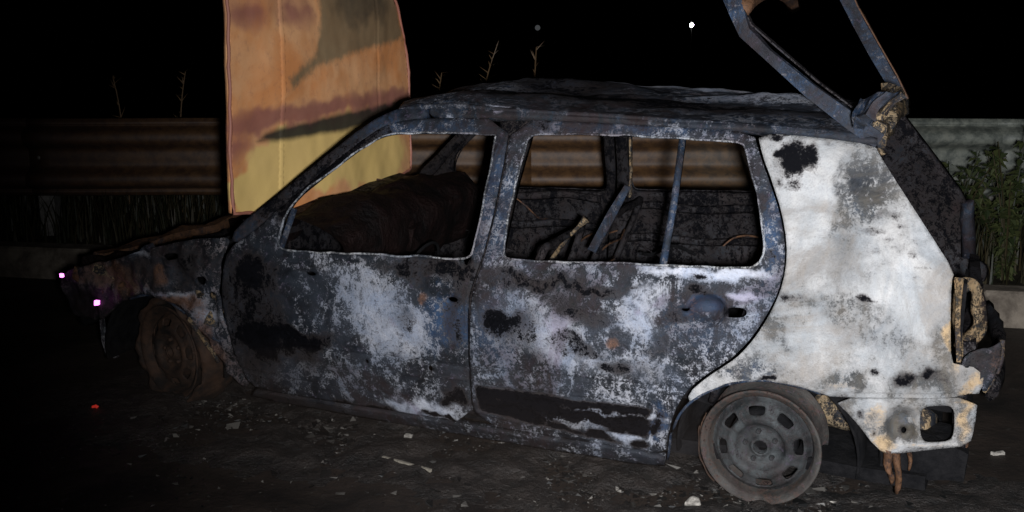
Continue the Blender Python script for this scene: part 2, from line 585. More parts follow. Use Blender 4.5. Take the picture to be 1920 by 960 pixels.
def side_panel(name, outline, holes=(), blobs=None, base=(0.3, 0, 0, 0.3), polys=(), grooves=(), far=False, step=0.011,
               thick=0.012, dent=1.0, extra=None, mat=None, label=None, smoothing=1, seed=0.0, rim_holes=(), soot_gain=1.0):
    sgn = -1 if far else 1
    def surf(V, dep):
        out = np.zeros((len(V), 3))
        d1 = nz(V, 4.0, seed+2)*0.006*dent+nz(V, 13, seed)*0.0022*dent
        for i, (x, z) in enumerate(V):
            y = Ysurf(x, z)+dep[i]+d1[i]
            if extra is not None: y += extra(x, z)
            out[i] = (x, y*sgn, z)
        return out
    me, uv = sheet_mesh(outline, holes, step, surf, grooves, flip=far, smoothing=smoothing)
    if not far: set_stain(me, stains(uv, base, blobs or {}, polys, seed, soot_gain))
    o = link_obj(name, me, CAR, mat or (M['inner'] if far else M['body']))
    md = o.modifiers.new("thickness", 'SOLIDIFY'); md.thickness = thick; md.offset = -1
    if label: o["label"] = label
    for h in rim_holes:
        P = resample(chaikin(h, 2), 0.02)
        path = [(x, (Ysurf(x, z)-0.002)*sgn, z) for x, z in P]
        link_obj("window_channel", tube_mesh(path, 0.0040, 6, closed=True, wob=0.006), o, M['edge'] if not far else M['inner'])
    return o

FD_OUT = [(-1.998,0.127),(-2.036,0.174),(-2.070,0.264),(-2.089,0.393),(-2.099,0.503),(-2.085,0.612),(-2.058,0.709),(-1.973,0.762),(-1.828,0.898),(-1.671,1.036),(-1.515,1.162),(-1.445,1.197),(-1.328,1.219),(-0.968,1.231),(-0.970,1.029),(-0.981,0.859),(-0.997,0.748),(-1.014,0.687),(-1.030,0.619),(-1.037,0.500),(-1.040,0.377),(-1.037,0.126),(-1.322,0.129),(-1.700,0.123)]
FD_WIN = [(-1.842,0.739),(-1.824,0.879),(-1.682,1.001),(-1.529,1.121),(-1.451,1.157),(-1.358,1.165),(-1.164,1.172),(-1.033,1.176),(-1.015,1.177),(-1.012,1.158),(-1.013,1.098),(-1.020,0.963),(-1.024,0.838),(-1.028,0.792),(-1.040,0.762),(-1.068,0.752),(-1.122,0.750),(-1.424,0.738),(-1.743,0.722),(-1.815,0.720)]
RD_OUT = [(-0.959,1.228),(-0.685,1.231),(-0.307,1.226),(-0.106,1.225),(-0.074,1.156),(-0.028,1.069),(0.013,0.983),(0.041,0.897),(0.048,0.819),(0.036,0.746),(0.010,0.678),(-0.029,0.604),(-0.072,0.546),(-0.110,0.508),(-0.182,0.448),(-0.244,0.382),(-0.284,0.297),(-0.303,0.214),(-0.312,0.137),(-0.404,0.135),(-0.700,0.129),(-1.028,0.125),(-1.030,0.369),(-1.027,0.501),(-1.019,0.620),(-1.003,0.684),(-0.986,0.745),(-0.970,0.857),(-0.960,1.026)]
RD_WIN = [(-0.896,1.131),(-0.892,1.163),(-0.881,1.178),(-0.854,1.185),(-0.677,1.193),(-0.393,1.196),(-0.167,1.193),(-0.140,1.191),(-0.122,1.177),(-0.093,1.106),(-0.049,0.987),(-0.025,0.900),(-0.024,0.852),(-0.037,0.824),(-0.069,0.811),(-0.348,0.797),(-0.606,0.782),(-0.867,0.766),(-0.902,0.770),(-0.915,0.798),(-0.917,0.899),(-0.907,1.041)]
RQ_OUT = [(-0.092,1.224),(0.095,1.218),(0.277,1.203),(0.297,1.172),(0.370,1.077),(0.459,0.962),(0.546,0.847),(0.540,0.817),(0.548,0.710),(0.561,0.580),(0.587,0.573),(0.644,0.568),(0.659,0.526),(0.643,0.473),(0.226,0.433),(0.193,0.441),(0.109,0.458),(0.008,0.460),(-0.094,0.434),(-0.172,0.390),(-0.227,0.340),(-0.236,0.375),(-0.175,0.441),(-0.103,0.501),(-0.065,0.539),(-0.022,0.600),(0.017,0.675),(0.043,0.745),(0.054,0.818),(0.047,0.898),(0.019,0.985),(-0.021,1.071),(-0.067,1.158)]
AP_OUT = [(-2.055,0.721),(-2.040,0.788),(-1.880,0.914),(-1.722,1.050),(-1.547,1.193),(-1.439,1.248),(-1.326,1.276),(-1.308,1.223),(-1.446,1.199),(-1.515,1.162),(-1.671,1.036),(-1.829,0.900),(-1.974,0.767)]
SILL_OUT = [(-2.000,0.121),(-1.703,0.115),(-1.324,0.121),(-1.038,0.118),(-0.701,0.122),(-0.314,0.130),(-0.323,0.064),(-0.819,0.063),(-1.484,0.068),(-2.037,0.077)]
FF_OUT = [(-2.109,0.502),(-2.103,0.631),(-2.072,0.720),(-2.090,0.746),(-2.265,0.720),(-2.396,0.684),(-2.503,0.656),(-2.646,0.602),(-2.867,0.545),(-3.010,0.496),(-3.034,0.412),(-2.973,0.312),(-2.778,0.313),(-2.690,0.387),(-2.591,0.448),(-2.489,0.482),(-2.383,0.468),(-2.294,0.422),(-2.203,0.320),(-2.133,0.203),(-2.078,0.122),(-2.028,0.130),(-2.056,0.178),(-2.087,0.280),(-2.101,0.403)]
RL_OUT = [(0.227,0.429),(0.445,0.455),(0.646,0.470),(0.645,0.375),(0.636,0.310),(0.534,0.291),(0.408,0.259),(0.371,0.273),(0.294,0.369)]

def ell(cx, cz, rx, rz, n=10):
    return [(cx+rx*math.cos(2*math.pi*i/n), cz+rz*math.sin(2*math.pi*i/n)) for i in range(n)]

# ---- front door
fd_holes = [FD_WIN]
for (x, z), rx, rz in zip([(-1.683,0.645),(-1.090,0.610),(-1.196,0.331),(-1.460,0.324),(-1.590,0.324)], (.022, .020, .010, .008, .006), (.008, .010, .012, .010, .008)):
    fd_holes.append(ell(x, z, rx, rz))
for x, z in [(-1.047,0.754)]:
    fd_holes.append(ell(x, z, .016, .020))
FD_BL = dict(
    ash=[(-1.373,0.521,0.165,0.121,.30),(-1.438,0.575,0.089,0.080,.12),(-1.552,0.673,0.135,0.035,.18),(-1.290,0.428,0.132,0.063,.18),(-1.178,0.483,0.075,0.081,.12),(-1.442,0.235,0.360,0.067,.10),(-1.205,0.154,0.200,0.038,.45),(-1.567,0.371,0.275,0.054,.10),(-1.622,0.555,0.161,0.122,.06),(-0.995,0.911,0.037,0.159,.12)],
    soot=[(-1.788,0.931,0.140,0.095,.45),(-1.631,1.065,0.137,0.085,.45),(-1.492,1.161,0.089,0.037,.3),(-1.968,0.452,0.149,0.254,.35),(-1.856,0.355,0.196,0.058,.36),(-1.684,0.377,0.143,0.040,.34),(-1.091,0.514,0.046,0.118,.25),(-1.201,0.706,0.207,0.029,.35),(-1.285,0.511,0.040,0.065,.22),(-1.112,0.230,0.052,0.044,.55),(-1.621,0.082,0.301,0.043,.35),(-1.774,0.231,0.123,0.069,.12),(-1.049,0.655,0.037,0.055,.2),(-1.955,0.645,0.098,0.061,.35),(-1.465,0.113,0.145,0.021,.5),(-1.142,0.134,0.112,0.012,.6)],
    rust=[(-1.207,0.619,0.026,0.035,.75),(-1.443,0.482,0.068,0.083,.12),(-1.936,0.521,0.099,0.127,.25),(-1.746,0.478,0.143,0.106,.12)],
    blue=[(-1.199,0.501,0.107,0.120,.3),(-1.002,0.946,0.061,0.213,.45),(-1.091,0.534,0.084,0.117,.4),(-1.297,1.185,0.296,0.055,.3)])
side_panel("front_door", FD_OUT, fd_holes, FD_BL, (0.36, 0.06, 0.02, 0.22),
           grooves=[([(-1.760,0.345),(-1.430,0.354),(-1.207,0.357),(-1.052,0.355)], 0.006, 0.008), ([(-1.694,0.283),(-1.436,0.291),(-1.211,0.301),(-1.050,0.310)], 0.005, -0.004),
                    ([(-2.079,0.211),(-1.683,0.194),(-1.310,0.199),(-1.046,0.196)], 0.008, 0.005)],
           rim_holes=[FD_WIN], label="scorched grey front door with empty window", seed=1.0, soot_gain=1.35)
p0, p1 = [(-1.800,0.869),(-1.830,0.725)]
link_obj("window_divider", tube_mesh([(p0[0], Ysurf(*p0)+.012, p0[1]), (p1[0], Ysurf(*p1)+.012, p1[1])], .013, 6, wob=.003), CAR, M['frame'])

# ---- rear door
STRIP = [(-1.011,0.290),(-0.789,0.294),(-0.591,0.296),(-0.366,0.298),(-0.379,0.146),(-0.481,0.143),(-0.696,0.164),(-0.879,0.177),(-1.008,0.191)]
STRIP_A = np.array(STRIP)
HC = [(-0.181,0.670)][0]
def rd_extra(x, z):
    d = math.hypot((x-HC[0])/0.064, (z-HC[1])/0.052)
    e = 0.048*max(0.0, 1-d**2.6) if d < 1 else 0.0
    if 1 <= d < 1.35: e -= 0.004*(1.35-d)/.35
    return e
rd_holes = [RD_WIN, [(-0.125,0.687),(-0.056,0.692),(-0.053,0.661),(-0.122,0.651)], [(-0.267,0.668),(-0.237,0.671),(-0.237,0.661),(-0.266,0.658)]]
RD_BL = dict(
    ash=[(-0.181,0.670,0.052,0.040,-.25),(-0.186,0.778,0.203,0.021,.55),(-0.783,0.547,0.175,0.076,.16),(-0.396,0.659,0.072,0.069,.26),(-0.705,0.483,0.136,0.068,.18),(-0.474,0.435,0.220,0.054,.16),(-0.885,0.634,0.099,0.046,.12),(-0.066,0.710,0.067,0.013,.4),(-0.438,0.573,0.145,0.073,.08),(-0.533,0.276,0.208,0.012,.45),(-0.613,0.203,0.156,0.034,.38),(-0.450,0.173,0.077,0.026,.42),(-0.672,0.225,0.119,0.013,.3),(-0.914,0.741,0.079,0.035,.1),(-0.061,0.653,0.067,0.099,.1),(-0.793,0.220,0.221,0.006,.6)],
    soot=[(-0.584,0.195,0.165,0.024,-.74),(-0.440,0.170,0.073,0.022,-.85),(-0.514,0.275,0.152,0.010,-.65),(-0.422,0.161,0.031,0.022,.5),(-0.497,0.195,0.039,0.013,.4),(-0.789,0.699,0.211,0.032,.36),(-0.863,0.537,0.100,0.058,.28),(-0.924,0.573,0.057,0.057,.28),(-0.784,0.462,0.060,0.059,.22),(-0.589,0.592,0.094,0.030,.34),(-0.617,0.494,0.077,0.035,.40),(-0.493,0.433,0.056,0.031,.36),(-0.327,0.531,0.054,0.055,.25),(-0.274,0.629,0.032,0.032,.3),(-0.510,0.700,0.110,0.017,.30),(-0.232,0.728,0.038,0.021,.4),(-0.161,0.716,0.051,0.010,.35),(-0.128,0.680,0.007,0.040,.3),(-0.687,0.628,0.077,0.029,.2),(-0.399,0.426,0.110,0.035,.15),(-0.220,0.770,0.021,0.010,.5),(-0.138,0.644,0.034,0.031,.2),(-0.344,0.258,0.026,0.050,.5),(-0.684,1.225,0.265,0.010,.3),(-0.007,0.854,0.025,0.022,.3)],  # thin streaks above and right of the handle cup paint its shading
    rust=[(-0.490,0.525,0.034,0.019,.8),(-0.225,0.666,0.012,0.051,.42),(-0.598,0.506,0.038,0.019,.3),(-0.784,0.462,0.070,0.059,.3),(-0.903,0.935,0.028,0.158,.30),(-0.705,0.579,0.115,0.038,.2)],
    blue=[(-0.181,0.670,0.052,0.040,.4),(-0.223,0.617,0.138,0.103,.25),(-0.944,0.915,0.080,0.176,.35),(-0.945,0.551,0.081,0.151,.35),(0.003,0.902,0.041,0.192,.45),(-0.491,1.220,0.430,0.024,.4),(-0.344,0.258,0.037,0.079,.5)])
side_panel("rear_door", RD_OUT, rd_holes, RD_BL, (0.46, 0.05, 0.03, 0.25), polys=[('soot', STRIP, 0.9), ('ash', STRIP, -0.25)],
           grooves=[([(-1.022,0.363),(-0.787,0.374),(-0.493,0.380),(-0.231,0.391)], 0.006, 0.008), ([(-1.000,0.296),(-0.789,0.300),(-0.590,0.302),(-0.358,0.308),(-0.373,0.143)], 0.006, 0.010),
                    ([(-1.009,0.187),(-0.880,0.170),(-0.697,0.157),(-0.481,0.136)], 0.006, -0.006), ([(-0.452,0.757),(-0.237,0.769),(0.019,0.779)], 0.010, 0.006)],
           extra=rd_extra, rim_holes=[RD_WIN], label="mottled rear door with bare handle cup and burnt trim strip", seed=4.0, soot_gain=1.35)
p0, p1 = [(-0.338,1.190),(-0.346,0.795)]
link_obj("window_divider", tube_mesh([(p0[0], Ysurf(*p0)+.012, p0[1]), ((p0[0]+p1[0])/2+.003, (Ysurf(*p0)+Ysurf(*p1))/2+.012, (p0[1]+p1[1])/2), (p1[0], Ysurf(*p1)+.012, p1[1])], .013, 6, wob=.003), CAR, M['frame'])

# ---- middle pillar behind the door seam
def pillar_surf(V, dep): return np.array([(x, Ysurf(x, z)+.030, z) for x, z in V])
BP_OUT = [(-1.028,1.259),(-0.894,1.261),(-0.901,1.166),(-0.920,1.023),(-0.931,0.845),(-0.940,0.703),(-0.966,0.153),(-1.117,0.150),(-1.077,0.690),(-1.041,0.766),(-1.005,0.857),(-0.999,1.036)]
me, uv = sheet_mesh(BP_OUT, (), .03, pillar_surf, smoothing=0)
link_obj("door_pillar", me, CAR, M['inner']).modifiers.new("t", 'SOLIDIFY').thickness = .04
# ---- rear quarter
RQ_BL = dict(
    ash=[(0.084,1.052,0.082,0.128,.25),(0.014,0.824,0.066,0.063,.10),(0.229,0.998,0.063,0.220,-.20),(0.307,1.081,0.062,0.094,-.20),(0.155,0.742,0.095,0.022,-.15),(0.085,0.601,0.065,0.024,-.2),(0.355,0.631,0.091,0.023,-.15),(0.521,0.644,0.030,0.095,-.15),(0.303,0.692,0.122,0.047,-.18),(0.487,0.506,0.105,0.045,-.28),(-0.044,0.495,0.134,0.051,-.30),(0.189,0.870,0.126,0.062,.1),(0.419,0.764,0.105,0.091,.25),(0.214,0.617,0.110,0.066,.2),(0.123,0.518,0.097,0.042,.25),(-0.003,0.676,0.050,0.065,-.2),(0.435,0.377,0.152,0.072,.0),(0.255,0.482,0.063,0.035,-.25),(0.283,0.538,0.022,0.085,-.15),(0.030,0.952,0.020,0.095,.2)],
    soot=[(0.043,1.137,0.063,0.051,.78),(-0.018,1.159,0.017,0.010,.5),(0.324,0.998,0.049,0.014,.42),(0.306,0.953,0.037,0.009,.40),(0.382,0.970,0.024,0.008,.42),(0.343,0.928,0.020,0.011,.42),(0.314,0.895,0.019,0.008,.4),(0.415,0.889,0.014,0.017,.42),(0.453,0.850,0.026,0.006,.45),(-0.041,1.220,0.058,0.027,.55),(0.111,1.221,0.154,0.014,.35),(0.372,1.061,0.022,0.093,.22),(0.304,0.746,0.040,0.011,.65),(0.088,0.754,0.045,0.014,.40),(0.057,0.738,0.023,0.011,.45),(0.346,0.535,0.022,0.014,.6),(0.428,0.519,0.036,0.031,.66),(0.516,0.526,0.039,0.024,.50),(0.492,0.541,0.015,0.024,.5),(0.268,0.729,0.108,0.005,.2),(0.250,0.436,0.025,0.011,.5),(0.020,0.462,0.030,0.011,.8),(0.443,0.827,0.018,0.005,.4),(0.029,0.873,0.008,0.063,.35),(0.628,0.524,0.030,0.034,.25),(0.279,1.190,0.032,0.016,.3),(0.374,0.902,0.012,0.009,.4)],
    rust=[(0.487,0.691,0.074,0.168,.22),(0.225,0.451,0.188,0.018,.2),(0.437,0.554,0.135,0.067,.15),(0.255,0.485,0.063,0.039,.25),(0.554,0.710,0.018,0.152,.85),(0.636,0.520,0.038,0.051,.8),(0.020,0.456,0.034,0.011,.4),(0.294,0.608,0.025,0.082,.18),(-0.052,0.654,0.050,0.066,.12),(0.390,1.039,0.028,0.062,.2),(0.541,0.824,0.015,0.030,.4)],
    blue=[(0.113,1.211,0.178,0.025,.5),(0.221,0.998,0.063,0.173,.25),(-0.044,0.495,0.134,0.054,.4)])
side_panel("rear_quarter_panel", RQ_OUT, (), RQ_BL, (0.80, -0.03, 0.0, 0.15),
           grooves=[([(0.059,0.722),(0.205,0.731),(0.391,0.737)], 0.005, 0.006), ([(0.071,0.764),(0.263,0.775),(0.530,0.789)], 0.012, -0.005),
                    ([(0.241,0.448),(0.444,0.466),(0.632,0.481)], 0.005, 0.005)],
           label="ash-white rear quarter panel without side glass", seed=9.0, dent=0.8, mat=M['quarter'])
# ---- lower rear panel where the bumper was
REC = [(0.433,0.364)][0]
RL_BL = dict(ash=[(0.386,0.408,0.092,0.029,.25),(0.441,0.286,0.153,0.018,.2),(0.435,0.368,0.034,0.057,-.5)],  # last ash blob greys the recess, its shade put into the colour
    soot=[(0.437,0.337,0.015,0.018,.5),(0.448,0.405,0.015,0.014,.4),(0.317,0.381,0.013,0.015,.6),(0.363,0.328,0.011,0.015,.5),(0.511,0.284,0.061,0.009,.5),(0.442,0.267,0.062,0.011,.4)],
    rust=[(0.402,0.281,0.025,0.037,.7),(0.324,0.391,0.047,0.029,.2),(0.611,0.373,0.024,0.071,.75),(0.374,0.352,0.037,0.090,.45),(0.612,0.454,0.036,0.014,.6),(0.478,0.372,0.009,0.071,.4),(0.518,0.293,0.091,0.015,.45)],
    blue=[(0.435,0.368,0.037,0.061,.4)])
side_panel("rear_lower_panel", RL_OUT, [[(0.488,0.431),(0.535,0.438),(0.581,0.441),(0.590,0.372),(0.586,0.321),(0.540,0.312),(0.501,0.310),(0.488,0.364)], ell([(0.442,0.336)][0][0], [(0.442,0.336)][0][1], .008, .010)],
           RL_BL, (0.66, 0, 0.05, 0.1), extra=lambda x, z: 0.034*max(0, 1-(((x-REC[0])/.044)**4+((z-REC[1])/.062)**4)), seed=12.0,
           label="pale lower rear panel with square opening where the bumper hung", mat=M['quarter'])
# ---- sill, pillar, roof rail, fender
side_panel("sill", SILL_OUT, (), dict(soot=[(-1.818,0.081,0.264,0.060,.4),(-0.351,0.105,0.039,0.048,.0)], blue=[(-0.814,0.081,0.411,0.055,.1)], ash=[(-0.608,0.086,0.299,0.029,.1)]), (0.36, 0.06, 0.06, 0.12),
           extra=lambda x, z: -0.012+.004*noise.noise(Vector((x*6, z*10, 3))), thick=0.03, seed=15.0)
side_panel("windscreen_pillar", AP_OUT, (), dict(soot=[(-1.797,0.969,0.322,0.211,.45)], rust=[(-1.956,0.823,0.143,0.096,.35),(-1.717,1.031,0.184,0.114,.2)], ash=[(-1.360,1.247,0.066,0.018,.1)]), (0.10, 0.12, 0.05, 0.4), thick=0.045, seed=17.0)
RAIL_OUT = [(-1.315,1.276),(-1.220,1.287),(-0.947,1.266),(-0.693,1.260),(-0.312,1.253),(-0.098,1.250),(0.091,1.245),(0.282,1.230),(0.285,1.206),(0.094,1.223),(-0.098,1.231),(-0.308,1.231),(-0.687,1.236),(-0.939,1.238),(-1.297,1.224)]
side_panel("roof_rail", RAIL_OUT, (), dict(ash=[(-1.224,1.221,0.017,0.018,.5),(-1.018,1.260,0.062,0.014,.4),(-0.402,1.244,0.269,0.007,.2),(-0.891,1.250,0.159,0.009,.2)], soot=[(-0.689,1.246,0.228,0.014,.2)], rust=[(-0.130,1.236,0.069,0.013,.3)]), (0.28, 0.12, 0.05, 0.35), thick=0.05, seed=19.0, dent=1.5)
ff_holes = [[(-2.220,0.581),(-2.168,0.582),(-2.176,0.547),(-2.223,0.546)], [(-2.395,0.650),(-2.313,0.666),(-2.307,0.641),(-2.381,0.625)], [(-2.150,0.530),(-2.117,0.527),(-2.130,0.477),(-2.166,0.495)]]
FF_BL = dict(ash=[(-2.524,0.632,0.087,0.020,.35),(-2.353,0.485,0.109,0.018,.35),(-2.199,0.436,0.079,0.036,.35),(-2.157,0.407,0.042,0.113,.2),(-2.372,0.561,0.055,0.022,.2),(-2.770,0.511,0.131,0.047,.2)],
    soot=[(-2.313,0.654,0.207,0.042,.3),(-2.903,0.373,0.177,0.099,.35),(-2.263,0.573,0.105,0.065,.3),(-2.484,0.570,0.114,0.044,.3)],
    rust=[(-2.704,0.520,0.188,0.058,.45),(-2.399,0.569,0.034,0.027,.8),(-2.191,0.312,0.053,0.138,.3),(-2.302,0.458,0.107,0.023,.4)])
side_panel("front_fender", FF_OUT, ff_holes, FF_BL, (0.38, 0.05, 0.36, 0.0), dent=4.0, seed=23.0, label="crumpled black front wing",
           extra=lambda x, z: 0.02*noise.noise(Vector((x*9, z*9, 1)))+0.012*noise.noise(Vector((x*24, z*24, 4))))

# ---- far side of the shell, mirrored
for nm, out, hol in (("front_door", FD_OUT, [FD_WIN]), ("rear_door", RD_OUT, [RD_WIN]), ("rear_quarter_panel", RQ_OUT, []), ("windscreen_pillar", AP_OUT, []),
                     ("roof_rail", RAIL_OUT, []), ("front_fender", FF_OUT, []), ("rear_lower_panel", RL_OUT, []), ("sill", SILL_OUT, [])):
    side_panel(nm, out, hol, far=True, step=0.04, thick=0.03, dent=2.0, seed=31.0, rim_holes=hol)

# ---- roof
ZG = [(-1.75, 1.19), (-1.55, 1.225), (-1.4, 1.252), (-1.22, 1.272), (-.94, 1.262), (-.5, 1.256), (-.1, 1.246), (.28, 1.228), (.4, 1.22)]
def zg(x):
    for (a, za), (c, zc) in zip(ZG, ZG[1:]):
        if x <= c: return za+(zc-za)*(max(x, a)-a)/(c-a)
    return ZG[-1][1]
def roof_z(x, y):
    t = min(1, abs(y)/.55)
    z = zg(x)+0.034*(1-t**2.6)
    env = 1-t**4
    z += env*(0.024*noise.noise(Vector((x*2.2, y*3.5, 1.3)))+0.014*noise.noise(Vector((x*6, y*8, 7)))+0.005*noise.noise(Vector((x*17, y*17, 3))))
    z -= env*0.022*math.exp(-((y+.18+.12*math.sin(x*2.4))/.11)**2)
    z += env*0.014*math.exp(-((y-.02-.25*(x+.2))/.05)**2)*(1 if x > -.9 else 0.3)
    return z
def roof_front(y): return -1.43-0.13*(1-(y/.55)**2)
V, Fq = [], []
nx, ny = 150, 90
uvr = []
for i in range(nx+1):
    for j in range(ny+1):
        y = -.545+1.09*j/ny
        xf = roof_front(y)
        x = xf+(.285-xf)*i/nx
        V.append((x, y, roof_z(x, y))); uvr.append((x, y))
for i in range(nx):
    for j in range(ny):
        a = i*(ny+1)+j
        Fq.append((a, a+ny+1, a+ny+2, a+1))
me = mesh_from(V, Fq); smooth(me)
uvr = np.array(uvr)
set_stain(me, stains(uvr*np.array([1, 1]), (0.40, 0.16, 0.03, 0.4), dict(
    ash=[(-.6, .40, .8, .09, .8), (-.1, .15, .35, .12, .15), (-.2, .0, .3, .06, .2), (-1.25, -.1, .2, .3, .08)],
    soot=[(-.85, -.22, .55, .13, .55), (-1.0, .1, .25, .2, .35), (-.1, -.3, .4, .10, .30), (.1, .35, .15, .15, .3), (-1.5, 0, .1, .5, .25)], rust=[(-.5, .2, .12, .05, .4)]), seed=41.0))
o = link_obj("roof", me, CAR, M['body'])
md = o.modifiers.new("t", 'SOLIDIFY'); md.thickness = 0.014; md.offset = -1
o["label"] = "buckled burnt roof skin"
link_obj("header_rail", tube_mesh([(roof_front(y)+.03, y, roof_z(roof_front(y)+.03, y)-.03) for y in np.linspace(-.53, .53, 15)], .028, 6, squash=(1.2, .7)), CAR, M['inner'])
for xb in (-.95, -.35):
    link_obj("roof_bow", tube_mesh([(xb, y, roof_z(xb, y)-.03) for y in np.linspace(-.53, .53, 13)], .016, 6, squash=(1.8, .6)), CAR, M['inner'])
o = link_obj("rear_header_rail", tube_mesh([(.285, y, roof_z(.28, y)-.028) for y in np.linspace(-.53, .53, 15)], .024, 6, wob=.004), CAR, M['tan'])

# ---- bonnet, standing open
HX = -2.10
H_OUT = [(-0.687,0.771),(-0.699,0.973),(-0.684,1.241),(-0.671,1.443),(-0.652,1.641)] + [(-.655, 1.72), (-.50, 1.79), (-.2, 1.83), (.2, 1.83), (.48, 1.79)] + [(0.662,1.634),(0.771,1.399),(0.805,1.159),(0.812,0.914),(0.804,0.741)]
hood_m, nt, bs = mat_new("burnt_bonnet_paint")
b = NB(nt)
co = b.n("ShaderNodeTexCoord").outputs["Object"]
n1 = b.noise(co, 3.2, 7, 0.6, 0.5); n2 = b.noise(co, 26, 8, 0.7); n3 = b.noise(co, 150, 4, 0.7)
at = b.n("ShaderNodeAttribute", attribute_name="stain")
sp = b.n("ShaderNodeSeparateColor"); b.l(at.outputs["Color"], sp.inputs[0])
col = b.mix(b.step(n1, 0.35, 0.65), (0.60, 0.24, 0.085), (0.66, 0.34, 0.16))
col = b.mix(b.math('MULTIPLY', b.step(n2, 0.5, 0.7), 0.35), col, (0.28, 0.13, 0.09))
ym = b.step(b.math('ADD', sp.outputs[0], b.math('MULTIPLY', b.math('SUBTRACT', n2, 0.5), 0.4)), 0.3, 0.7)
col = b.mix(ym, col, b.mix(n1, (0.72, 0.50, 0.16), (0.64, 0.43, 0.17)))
gm = b.step(b.math('ADD', sp.outputs[2], b.math('MULTIPLY', b.math('SUBTRACT', n2, 0.5), 0.5)), 0.3, 0.7)
col = b.mix(b.math('MULTIPLY', gm, 0.85), col, b.mix(n1, (0.10, 0.085, 0.05), (0.24, 0.18, 0.10)))
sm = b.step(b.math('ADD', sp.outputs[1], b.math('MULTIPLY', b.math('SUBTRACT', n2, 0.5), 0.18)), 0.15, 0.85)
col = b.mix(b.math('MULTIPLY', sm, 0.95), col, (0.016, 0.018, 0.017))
pk = b.step(b.math('ADD', at.outputs["Alpha"], b.math('MULTIPLY', b.math('SUBTRACT', n1, 0.5), 0.5)), 0.2, 0.8)
col = b.mix(b.math('MULTIPLY', pk, 0.8), col, (0.22, 0.075, 0.07))
col = b.mix(b.math('MULTIPLY', b.step(n3, 0.6, 0.75), 0.3), col, (0.15, 0.09, 0.06))
b.l(col, bs.inputs["Base Color"])
bs.inputs["Roughness"].default_value = 0.6
b.l(b.bump(b.math('ADD', n2, b.math('MULTIPLY', n3, .4)), 0.25, 0.003), bs.inputs["Normal"])
def hood_surf(V, dep):
    out = np.zeros((len(V), 3))
    d = nz(V, 2.5, 5)*0.016+nz(V, 7, 2)*0.007+nz(V, 19, 4)*0.0018
    for i, (y, z) in enumerate(V):
        out[i] = (HX+0.03*(1-(y/.68)**2)-0.03*(max(0, z-1.5)/.3)**2+d[i]-dep[i], y, z)
    return out
me, uv = sheet_mesh(H_OUT, (), 0.014, hood_surf, grooves=[([(-0.320,1.765),(-0.348,1.428),(-0.371,1.104),(-0.391,0.805)], 0.010, -0.010), ([(0.424,1.731),(0.440,1.390),(0.450,1.011)], 0.012, 0.004)], flip=False, smoothing=1)
def hb(u): return [(y, z, ry, rz, a) for (y, z), ry, rz, a in u]
set_stain(me, stains(uv, (0, 0, 0, 0), dict(  # ash channel sets yellow, soot the dark band, rust grey-olive, blue dull red
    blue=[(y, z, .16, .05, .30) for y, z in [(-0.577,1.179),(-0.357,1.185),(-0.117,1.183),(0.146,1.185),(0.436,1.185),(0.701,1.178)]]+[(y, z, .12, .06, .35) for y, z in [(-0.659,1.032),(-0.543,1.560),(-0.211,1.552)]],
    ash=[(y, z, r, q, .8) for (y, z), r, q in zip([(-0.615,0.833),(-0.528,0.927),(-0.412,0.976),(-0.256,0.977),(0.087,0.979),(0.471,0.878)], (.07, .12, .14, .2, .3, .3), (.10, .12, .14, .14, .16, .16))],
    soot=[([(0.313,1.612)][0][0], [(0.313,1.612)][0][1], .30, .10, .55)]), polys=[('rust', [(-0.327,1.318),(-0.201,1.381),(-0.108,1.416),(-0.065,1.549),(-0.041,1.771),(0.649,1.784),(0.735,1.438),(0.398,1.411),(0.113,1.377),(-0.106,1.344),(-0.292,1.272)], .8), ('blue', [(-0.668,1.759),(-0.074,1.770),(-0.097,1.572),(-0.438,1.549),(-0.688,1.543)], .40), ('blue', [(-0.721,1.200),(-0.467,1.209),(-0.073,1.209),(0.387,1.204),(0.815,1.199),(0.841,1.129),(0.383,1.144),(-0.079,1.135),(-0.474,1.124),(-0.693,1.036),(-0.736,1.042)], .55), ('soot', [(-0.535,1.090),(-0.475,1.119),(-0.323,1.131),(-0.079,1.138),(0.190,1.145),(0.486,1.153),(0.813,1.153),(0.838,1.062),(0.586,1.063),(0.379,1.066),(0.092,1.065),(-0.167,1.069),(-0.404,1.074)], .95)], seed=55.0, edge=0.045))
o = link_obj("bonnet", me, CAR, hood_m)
md = o.modifiers.new("t", 'SOLIDIFY'); md.thickness = 0.022; md.offset = -1
o["label"] = "burnt bonnet standing open, orange and yellow with a dark band"
hp = hood_surf(resample(chaikin(H_OUT, 1), .03), np.zeros(5000))
link_obj("bonnet_lip", tube_mesh([tuple(q) for q in hp], .0075, 6, closed=True, wob=.006), o, hood_m)
for y in (-.5, .5):
    link_obj("bonnet_hinge", tube_mesh([(HX-.02, y, .90), (HX-.05, y, .80), (HX+.02, y, .74)], .012, 6), o, M['inner'])

